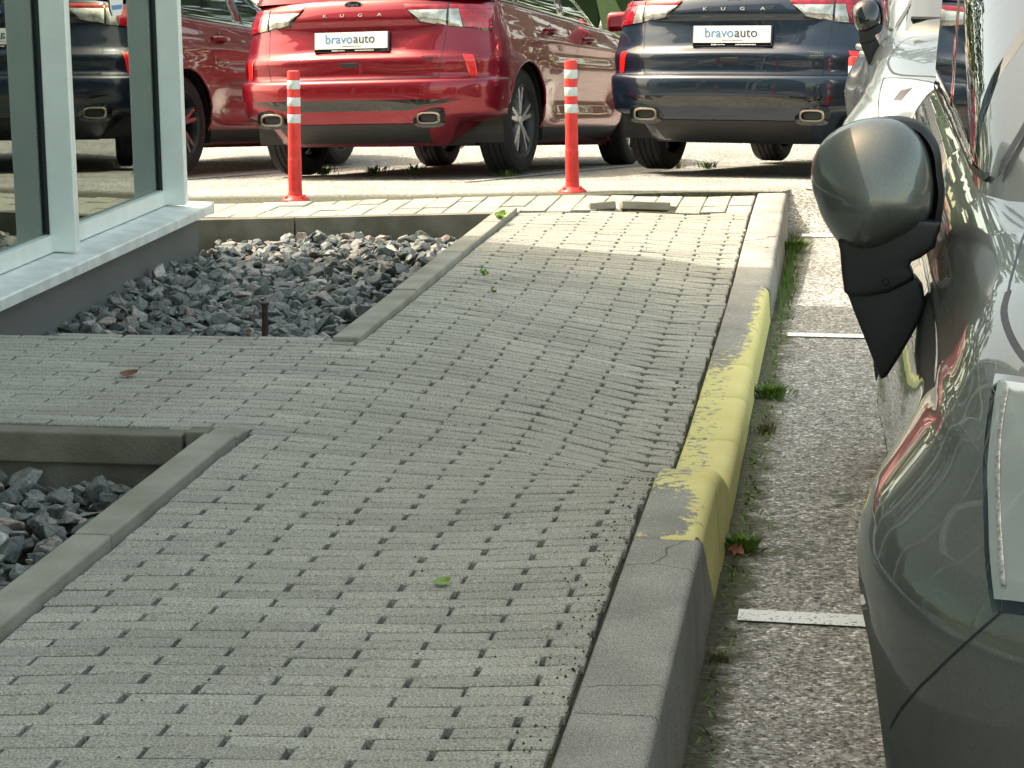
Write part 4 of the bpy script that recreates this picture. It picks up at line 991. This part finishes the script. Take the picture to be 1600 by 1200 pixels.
def place_car(t, loc, yaw, pit, rol, label, cat='car', group=None):
    t.location = loc; t.rotation_mode = 'YXZ'; t.rotation_euler = (pit, rol, yaw); tag(t, label, cat, group)
G = 'crossovers parked in a row beyond the pavement'
c1 = make_suv(M['red'])
place_car(c1, (-3.044, 14.936, -0.296), -0.187, -0.074, -0.033, 'red crossover with a white plate seen from behind, in the middle of the row', 'car', G)
def copy_tree(o, parent=None, swap=None):
    c = o.copy(); COL.objects.link(c); c.parent = parent
    if swap and o.type == 'MESH' and o.data.materials and o.data.materials[0] == swap[0]:
        c.data = o.data.copy(); c.data.materials[0] = swap[1]
    for ch in o.children: copy_tree(ch, c, swap)
    return c
c2 = copy_tree(c1, None, (M['red'], M['navy']))
place_car(c2, (-0.509, 14.982, -0.26), -0.262, -0.071, -0.012, 'dark navy blue crossover with a white plate seen from behind', 'car', G)
c3 = copy_tree(c1)
place_car(c3, (-5.60, 15.45, -0.385), -0.205, -0.068, -0.045, 'dark red crossover half hidden by the glass building, at the left end of the row', 'car', G)

# ---- the grey and the silver car facing the camera
def g_belt(y, z, ax=0):
    if z <= 0.5: return z
    b = interp(y, [-0.8, 0.0, 1.2, 1.9, 2.3, 2.7, 3.1, 3.35, 3.48], [1.12, 1.10, 1.07, 1.04, 1.02, 0.985, 0.93, 0.86, 0.78])
    return 0.5+(z-0.5)*(b-0.5)/(1.05-0.5)
def g_side(x, y, z):
    s = 1 if x >= 0 else -1; a = abs(x)
    if a < 0.45: return x
    k = sst(0.45, 0.8, a)
    zs_ = interp(z, [0.17, 0.30, 0.45, 0.54, 0.62, 0.68, 0.74, 0.80, 0.86, 0.92, 1.0], [0.35, 0.45, 0.66, 0.82, 0.96, 1.0, 0.92, 0.62, 0.34, 0.14, 0.0])
    g1 = math.exp(-((y-2.92)/0.36)**2) if y < 2.92 else 1.0
    a += k*0.088*g1*zs_
    a += k*0.065*math.exp(-((y-0.0)/0.50)**2)*zs_
    d = 1-sst(1.5, 2.1, y)
    a -= k*d*0.018*math.exp(-((z-0.42)/0.08)**2)
    a += k*0.006*math.exp(-((z-0.90)/0.02)**2)
    return s*a
carP = dict(levels=[(0.17, 0.79, 0.2, 0.18), (0.20, 0.81, 0.15, 0.12), (0.24, 0.83, 0.1, 0.07), (0.29, 0.845, 0.06, 0.03), (0.34, 0.85, 0.03, 0.01), (0.39, 0.853, 0.01, 0.0), (0.44, 0.855, 0, 0), (0.49, 0.857, 0, 0), (0.54, 0.858, 0, 0.005), (0.59, 0.856, 0, 0.01), (0.64, 0.852, 0, 0.015), (0.69, 0.845, 0.0, 0.02), (0.74, 0.836, 0.01, 0.03), (0.79, 0.823, 0.02, 0.04), (0.83, 0.812, 0.03, 0.05), (0.87, 0.802, 0.04, 0.06), (0.90, 0.795, 0.06, 0.08), (0.93, 0.788, 0.07, 0.1), (0.96, 0.778, 0.08, 0.13), (0.985, 0.768, 0.09, 0.17), (1.01, 0.752, 0.1, 0.22), (1.03, 0.735, 0.12, 0.28), (1.05, 0.71, 0.14, 0.36)],
    yr=-0.82, yf=3.48, ar=0.5, af=0.62, nr=2.7, nf=2.6, belt=g_belt, side=g_side, yadj=lambda x, y, z: y, spine=(-0.3, 2.4), crown=lambda y: 0.05+0.02*sst(2.0, 2.8, y),
    arches=[(0.0, 0.325, 0.355), (2.70, 0.325, 0.355)], ns=150, fine=3)
def make_front_car(pm, mirror_mat, lamp):
    t = empty('parked_car'); body = car_body(carP, pm, t); bv = bvh_of(body); sf = side_fn(bv)
    cab = cabin(t, (0.712, -0.62, 2.36, lambda y: g_belt(y, 1.05)-0.02), (0.685, -0.40, 1.05, 1.58), pm); bc = bvh_of(cab); cf = side_fn(bc)
    hf = lambda a, b: cast(bv, (a, b, 1), (0, 0, -1))
    for s in (1, -1):
        for (y0, y1, y2, y3) in [(-0.35, 0.75, 0.70, -0.20), (0.82, 1.74, 1.30, 0.78)]:
            patch('side_window', lambda a, b: cf(a, b, s), [(y0, g_belt(y0, 1.05)+0.03), (y1, g_belt(y1, 1.05)+0.03), (y2, 1.45), (y3, 1.45)], 48, 16, 0.006, M['glass_dark'], t)
        m = ML(); seam(m, lambda a, b: cf(a, b, s), [(1.90, 1.075), (1.70, 1.235), (1.48, 1.385), (1.33, 1.455), (0.4, 1.47)], 0.010, 0.008); seam(m, lambda a, b: cf(a, b, s), [(-0.38, 1.115), (0.8, 1.10), (1.86, 1.070)], 0.012, 0.007); m.build('window_seal', M['black'], t)
    patch('windshield', lambda a, b: cast(bc, (a, 0, b), (0, -1, 0)), [(0.63, 1.07), (-0.63, 1.07), (-0.57, 1.50), (0.57, 1.50)], 64, 24, 0.008, M['glass_dark'], t)
    m = MB(); q0 = cast(bc, (0.15, 0, 1.12), (0, -1, 0))[0]; q1 = cast(bc, (0.60, 0, 1.115), (0, -1, 0))[0]
    m.tube([q0+Vector((0, 0.02, 0.0)), q1+Vector((0, 0.03, 0.01))], 0.012, 8); m.build('wiper', M['black'], t)
    m = ML()
    for s in (1, -1):
        # hood shut line, door lines, bumper seam
        seam(m, hf, [(s*0.59, 2.08), (s*0.626, 2.19), (s*0.66, 2.32), (s*0.709, 2.683)], 0.0035, 0.001); seam(m, hf, [(s*0.709, 2.683), (s*0.724, 2.77), (s*0.712, 2.90), (s*0.690, 2.975), (s*0.62, 3.05), (s*0.40, 3.16), (s*0.0, 3.22)], 0.010, 0.001)
        seam(m, lambda a, b: sf(a, b, s), [(1.98, 1.0), (1.86, 0.80), (1.80, 0.5), (1.80, 0.28)], 0.007)
        seam(m, lambda a, b: sf(a, b, s), [(0.86, 1.06), (0.82, 0.6), (0.80, 0.28)], 0.007)
        dfn = lambda a, b: cast(bv, (-a*0.7071*s, a*0.7071, b), (-s*0.7071, -0.7071, 0)); seam(m, dfn, [(1.550, 0.395), (1.572, 0.420), (1.66, 0.50), (1.724, 0.563), (1.765, 0.61), (1.80, 0.652)], 0.004, 0.0008, 12)
    m.build('shut_line', M['gasket'], t)
    for s in (1, -1):
        hl = lambda a, b, c: cast(bv, (s*a, b, c), (-s*0.55, -0.60, -0.55))
        k = patch('headlight', hl, [(0.761, 3.275, 0.640), (0.38, 3.47, 0.66), (0.40, 3.22, 0.87), (0.750, 2.945, 0.905)], 28, 14, 0.004, M['gloss_black'], t)
        patch('headlight_lens', hl, [(0.756, 3.270, 0.656), (0.39, 3.46, 0.675), (0.41, 3.23, 0.862), (0.741, 2.975, 0.895)], 28, 14, 0.009, lamp, k, 0.006)
        patch('running_light', hl, [(0.742, 3.262, 0.668), (0.736, 3.266, 0.669), (0.722, 3.008, 0.884), (0.728, 2.998, 0.888)], 2, 60, 0.0115, M['lamp_rib'], k, 0.010)
        for q_ in range(5):
            aa = 0.690-0.013*q_; patch('lamp_fin', hl, [(aa, 3.16, 0.800-0.006*q_), (aa-0.006, 3.165, 0.798-0.006*q_), (aa-0.045, 3.13, 0.835), (aa-0.040, 3.125, 0.838)], 2, 6, 0.0125, M['gasket'], k, 0.0115)
        for yy in (0.35, 1.25):
            q, nn = sf(yy, 0.93, s); m = MB()
            m.tube([q+Vector((s*0.004, -0.10, 0)), q+Vector((s*0.034, -0.06, 0)), q+Vector((s*0.036, 0.06, 0)), q+Vector((s*0.004, 0.10, 0))], [0.012, 0.017, 0.017, 0.012], 10); autosmooth(m.build('door_handle', pm, t), 60)
    for yy in (0.0, 2.70):
        for s in (1, -1): wheel(t, s*0.715, yy, 0.318, s, 1, R=0.318, rim_r=0.215, wdt=0.20)
        arch_bits(t, sf, yy, 0.325, 0.355, 0.86, pm, lip=0.005)
    for s in (1, -1): patch('sill_trim', lambda a, b: sf(a, b, s), [(0.40, 0.185), (2.2, 0.185), (2.2, 0.26), (0.40, 0.26)], 20, 3, 0.008, M['black'], t)
    # door mirrors: painted shell, dark rim, neck, foot on the door
    for s in (1, -1):
        c = Vector((s*0.912, 1.93, 1.055))
        L_ = lambda px, py: ((1375-px)/829.0, (300-py)/829.0)     # outline drawn in millimetre-like units around the centre
        shell = [L_(*p) for p in [(1278,290),(1280,255),(1294,228),(1318,207),(1350,193),(1385,189),(1415,192),(1440,207),(1457,235),(1466,270),(1470,310),(1466,343),(1450,364),(1420,381),(1385,398),(1355,402),(1328,392),(1305,362),(1288,325)]]
        hous = [L_(*p) for p in [(1282,290),(1284,257),(1298,231),(1322,210),(1352,196),(1387,190),(1422,189),(1452,198),(1474,226),(1483,275),(1485,340),(1479,380),(1460,402),(1436,408),(1400,404),(1357,404),(1326,392),(1306,360),(1290,323)]]
        def radial(outline, n=56):
            an = sorted([(math.atan2(z, x) % (2*math.pi), math.hypot(x, z)) for x, z in outline]); A = [p[0] for p in an]; R_ = [p[1] for p in an]
            A = [A[-1]-2*math.pi]+A+[A[0]+2*math.pi]; R_ = [R_[-1]]+R_+[R_[0]]; out = []
            for k in range(n):
                t_ = 2*math.pi*k/n; r = np.mean([np.interp((t_+d_) % (2*math.pi), A, R_) for d_ in (-0.08, -0.04, 0, 0.04, 0.08)]); out.append((math.cos(t_)*r, math.sin(t_)*r))
            return out
        S_ = radial(shell); H_ = radial(hous); n = len(S_)
        V = []; F = []; rr_ = [0.0, 0.15, 0.3, 0.45, 0.6, 0.72, 0.82, 0.9, 0.95, 0.985, 1.0, 1.0]
        for j, r in enumerate(rr_):
            dep = 0.115*(max(0.0, 1-r**2.2))**0.60
            if j == len(rr_)-1: dep = -0.018
            for (x, z) in S_:
                V.append((c.x+s*x*r, c.y-0.02+dep*(1-0.20*z*r/0.12), c.z+z*r))
        F = [(i*n+k, i*n+(k+1) % n, (i+1)*n+(k+1) % n, (i+1)*n+k) for i in range(len(rr_)-1) for k in range(n)]
        sh = obj('door_mirror', V, F, mirror_mat, t, True)
        bm = bmesh.new(); bm.from_mesh(sh.data); bmesh.ops.remove_doubles(bm, verts=bm.verts[:], dist=1e-5); bmesh.ops.recalc_face_normals(bm, faces=bm.faces[:]); bm.to_mesh(sh.data); bm.free()
        V = []; rr_ = [(0.9, 0.010), (0.965, 0.004), (0.995, -0.006), (1.0, -0.025), (0.99, -0.07), (0.93, -0.085), (0.86, -0.085)]
        for r, d_ in rr_:
            for (x, z) in H_: V.append((c.x+s*x*r, c.y-0.018+d_, c.z+z*r))
        F = [(i*n+k, i*n+(k+1) % n, (i+1)*n+(k+1) % n, (i+1)*n+k) for i in range(len(rr_)-1) for k in range(n)]+[tuple((len(rr_)-1)*n+k for k in range(n))]
        hr = obj('housing', V, F, M['black'], sh, True)
        def plate_(nm, px, y_, th, bw):
            m = MB(); pts = [L_(*p) for p in px]; m.prism([(c.x+s*x, c.y+y_, c.z+z) for x, z in pts], (0, 0, 0), (0, -th, 0)); o_ = m.build(nm, M['black'], sh)
            bm = bmesh.new(); bm.from_mesh(o_.data); bmesh.ops.bevel(bm, geom=[e for e in bm.edges if len(e.link_faces) == 2 and e.calc_face_angle(0) > 0.9 and abs((e.verts[0].co-e.verts[1].co).y) < 1e-4], offset=bw, segments=3, profile=0.6, affect='EDGES', clamp_overlap=True)
            bm.to_mesh(o_.data); bm.free(); autosmooth(o_, 50); return o_
        plate_('mirror_neck', [(1322,380),(1326,398),(1329,430),(1334,462),(1342,468),(1372,467),(1402,461),(1428,448),(1443,436),(1440,428),(1434,420),(1438,412),(1452,405),(1474,388),(1480,350),(1420,340)], 0.035, 0.10, 0.010)
        plate_('mirror_foot', [(1338,464),(1352,500),(1372,548),(1388,588),(1395,604),(1404,600),(1424,566),(1448,520),(1462,482),(1458,456),(1446,440),(1436,440),(1400,458)], 0.020, 0.085, 0.012)
        m = MB(); m.lathe([(0, 0.0), (0.006, 0.0), (0.007, -0.004)], 14, 'z'); scr = [(c.x+s*L_(1398,442)[0]+v_.x, c.y+0.038-v_.z, c.z+L_(1398,442)[1]+v_.y) for v_ in m.v for v_ in [Vector(v_)]]
        obj('screw', scr, m.f, M['dark_alloy'], sh)
        m = MB(); m.add([(c.x+s*math.cos(2*math.pi*k/24)*0.09, c.y-0.088, c.z+math.sin(2*math.pi*k/24)*0.10) for k in range(24)], [tuple(range(24))]); m.build('mirror_glass', M['chrome'], sh)
    # front face: grille
    patch('grille', lambda a, b: cast(bv, (a, 0, b), (0, -1, 0)), [(0.42, 0.35), (-0.42, 0.35), (-0.34, 0.62), (0.34, 0.62)], 20, 6, 0.006, M['gloss_black'], t)
    m = MB(); m.box((0, 1.3, 0.26), (1.3, 3.2, 0.16)); m.build('underbody', M['black'], t)
    return t
g = make_front_car(M['grey'], M['grey'], M['headlight'])
g.location = (0.97, 6.13, ROADZ); g.rotation_euler = (0, 0, math.pi); tag(g, 'grey car facing the camera at the right edge, close up with its big door mirror', 'car', 'cars parked along the kerb facing the camera')
s_ = copy_tree(g, None, (M['grey'], M['silver']))
def set_black(o):
    if o.name.startswith('door_mirror'):
        k_ = 0.62; sx_ = 1 if o.data.vertices[0].co.x > 0 else -1; c_ = Vector((sx_*0.66, 1.93, 1.26)); o.location = c_*(1-k_); o.scale = (k_, k_, k_)
        o.data = o.data.copy(); o.data.materials[0] = M['gloss_black']
    for c in o.children: set_black(c)
set_black(s_)
s_.location = (0.915, 12.63, ROADZ); s_.scale = (1.0, 0.90, 1.02); tag(s_, 'pale silver car with black door mirrors parked behind the grey car', 'car', 'cars parked along the kerb facing the camera')

# ------------------------------------------------------------------ wood added beyond the lot to darken reflections in car paint and glass
wd = MB()
for i in range(14000):
    x = random.uniform(-110, 110); y = 38+random.uniform(0, 12)+0.002*x*x; hm = 18+3*math.sin(x*0.11)+2*math.sin(x*0.37+1)
    c_ = Vector((x, y, -0.6+hm*random.random()**0.8)); r_ = random.uniform(0.35, 0.9)
    vs = [c_+Vector((random.gauss(0, 1), random.gauss(0, 1), random.gauss(0, 1))).normalized()*r_ for _ in range(5)]
    wd.add(vs, [(0, 1, 2), (0, 2, 3), (0, 3, 4), (1, 2, 4), (1, 3, 4)])
stuff(obj('added_reflection_wood', wd.v, wd.f, mat('reflection_foliage', (0.05, 0.09, 0.03), 0.8)))
# ------------------------------------------------------------------ weeds, leaves
def tuft(name, x, y, z, n, h, spread, label, mm, cat='weed', broad=False, squash=1.0):
    m = MB()
    for i in range(n):
        a = random.uniform(0, 6.28); r0 = abs(random.gauss(0, spread*0.35)); b = Vector((math.cos(a)*r0*squash, math.sin(a)*r0, 0)); hh_ = h*random.uniform(0.4, 1)
        o_ = Vector((math.cos(a)*squash, math.sin(a), 0))*random.uniform(0.1, 0.8)*hh_; w = (0.006 if broad else 0.0025)*random.uniform(0.7, 1.5)
        p = Vector((-math.sin(a), math.cos(a), 0))*w
        if broad:
            m.add([b, b+o_*0.5+p+Vector((0, 0, hh_*0.5)), b+o_+Vector((0, 0, hh_*0.7)), b+o_*0.5-p+Vector((0, 0, hh_*0.52))], [(0, 1, 2, 3)])
        else:
            m.add([b-p, b+p, b+o_*0.4+p*0.8+Vector((0, 0, hh_*0.7)), b+o_*0.4-p*0.8+Vector((0, 0, hh_*0.7)), b+o_+Vector((0, 0, hh_*0.95))], [(0, 1, 2, 3), (3, 2, 4)])
    o = obj(name, m.v, m.f, mm); o.location = (x, y, z); tag(o, label, cat); return o
tuft('weed', -0.235, 5.38, ROADZ, 160, 0.055, 0.07, 'bushy green weed at the foot of the yellow kerb below the worn grey top', M['weed'], broad=True)
tuft('weed', -0.228, 7.30, ROADZ, 130, 0.06, 0.09, 'green weed at the kerb foot beside the middle yellow kerb stones', M['weed'], broad=True)
tuft('weed', -0.225, 6.75, ROADZ, 60, 0.045, 0.08, 'thin grass tuft at the kerb foot just below the middle green weed', M['dry'])
tuft('weed', -0.235, 10.85, ROADZ, 130, 0.10, 0.07, 'pale green upright weed at the far end of the kerb in the sun', M['weed'], broad=True)
tuft('weed', -0.240, 4.50, ROADZ, 60, 0.022, 0.05, 'dry brown tuft at the kerb foot where the yellow paint ends', M['dry'])
st = MB()
for i in range(1500):     # ragged moss and grass line along the kerb foot
    y = random.uniform(3.2, 11.3); dens = 1 if y > 8.9 else (0.5 if 5 < y < 8.9 else 0.3)
    if random.random() > dens: continue
    x = -0.255+abs(random.gauss(0, 0.028)); h = random.uniform(0.008, 0.045)*(1.3 if y > 9 else 0.45); a = random.uniform(0, 6.28); w = random.uniform(0.0015, 0.004)
    b = Vector((x, y, ROADZ)); p = Vector((math.cos(a)*w, math.sin(a)*w, 0)); t_ = Vector((random.gauss(0, 0.012), random.gauss(0, 0.012), h)); st.add([b-p, b+p, b+t_+p*0.4, b+t_-p*0.4], [(0, 1, 2, 3)])
stuff(obj('kerb_grass', st.v, st.f, M['weed']))
tuft('weed', -3.72, 15.35, lot_z(-3.72, 15.35), 90, 0.10, 0.12, 'leafy weed against the front wheel of the left car', M['weed'], broad=True)
tuft('weed', -3.35, 15.42, lot_z(-3.35, 15.42), 60, 0.10, 0.16, 'low green weed under the middle of the red car', M['weed'], broad=True)
tuft('weed', -3.05, 15.42, lot_z(-3.05, 15.42), 60, 0.11, 0.14, 'taller green weed under the red car left of its front wheel', M['weed'], broad=True)
tuft('weed', -1.20, 16.1, lot_z(-1.20, 16.1), 30, 0.16, 0.10, 'thin dry grass stalks beside the rear wheel of the dark blue car', M['dry'])
tuft('weed', -0.98, 16.0, lot_z(-0.98, 16.0), 60, 0.09, 0.10, 'small round weed under the dark blue car', M['weed'], broad=True)
tuft('weed', -2.25, 14.6, lot_z(-2.25, 14.6), 36, 0.07, 0.14, 'sparse grass in the shadow between the red car and the dark blue car', M['weed'])
gr = MB()
for i in range(700):
    if i < 330: x = -0.44-abs(random.gauss(0, 0.05)); y = random.uniform(3.0, 7.0)
    elif i < 520: x = random.uniform(-1.5, -0.45); y = random.uniform(3.0, 10)
    elif i < 600: x = random.uniform(-3.0, -0.6); y = random.uniform(5.6, 6.8)
    else: x = -0.24+abs(random.gauss(0, 0.03)); y = random.uniform(3.2, 8)
    z = (pave_z(x, y) if x < -0.3 else ROADZ)+0.001; q = random.uniform(0.0012, 0.0042); a = random.uniform(0, 6)
    v = [(x+q*math.cos(a+k*2.09)*random.uniform(.7, 1.3), y+q*math.sin(a+k*2.09)*random.uniform(.7, 1.6), z) for k in range(3)]+[(x, y, z+q*1.0)]
    gr.add(v, [(0, 1, 3), (1, 2, 3), (2, 0, 3)])
stuff(obj('grit', gr.v, gr.f, M['joint']))
def leaf(x, y, s, rz, label, mm, z=0.008, curl=0.3):
    V = []; F = []; n = 6
    for i in range(n+1):
        t = i/n; w = math.sin(math.pi*(0.06+0.9*t))**0.7*0.42
        for k in (-1, 0, 1): V.append((s*(t-0.5), s*w*k, s*curl*(abs(k)*0.35+0.5*(t-0.5)**2*2)))
    for i in range(n):
        for k in range(2): q = i*3+k; F.append((q, q+1, q+4, q+3))
    o = obj('fallen_leaf', V, F, mm, None, True); o.location = (x, y, pave_z(x, y)+z); o.rotation_euler = (0.25, -0.15, rz); tag(o, label, 'leaf'); return o
leaf(-0.79, 4.21, 0.034, 0.4, 'green leaf lying alone on the near pavement', M['leaf'])
leaf(-1.568, 9.96, 0.075, 1.1, 'bright yellow green leaf lying on the planter edging', M['leaf'], 0.03, 0.7)
leaf(-1.385, 8.34, 0.05, 1.9, 'green leaf standing in the shaded pavement near the far planter edging', M['leaf'], 0.02, 0.8)
leaf(-2.13, 6.24, 0.055, 0.1, 'dark curled leaf on the path between the two rock beds', M['leaf_brown'])
leaf(-0.243, 5.22, 0.05, 1.4, 'reddish brown leaf leaning on the kerb foot', M['leaf_brown'], 0.0, 0.8).location.z = ROADZ+0.03
leaf(-1.30, 8.05, 0.03, 2.6, 'small green sprig in a joint below the larger leaf', M['leaf'], 0.01, 0.8)
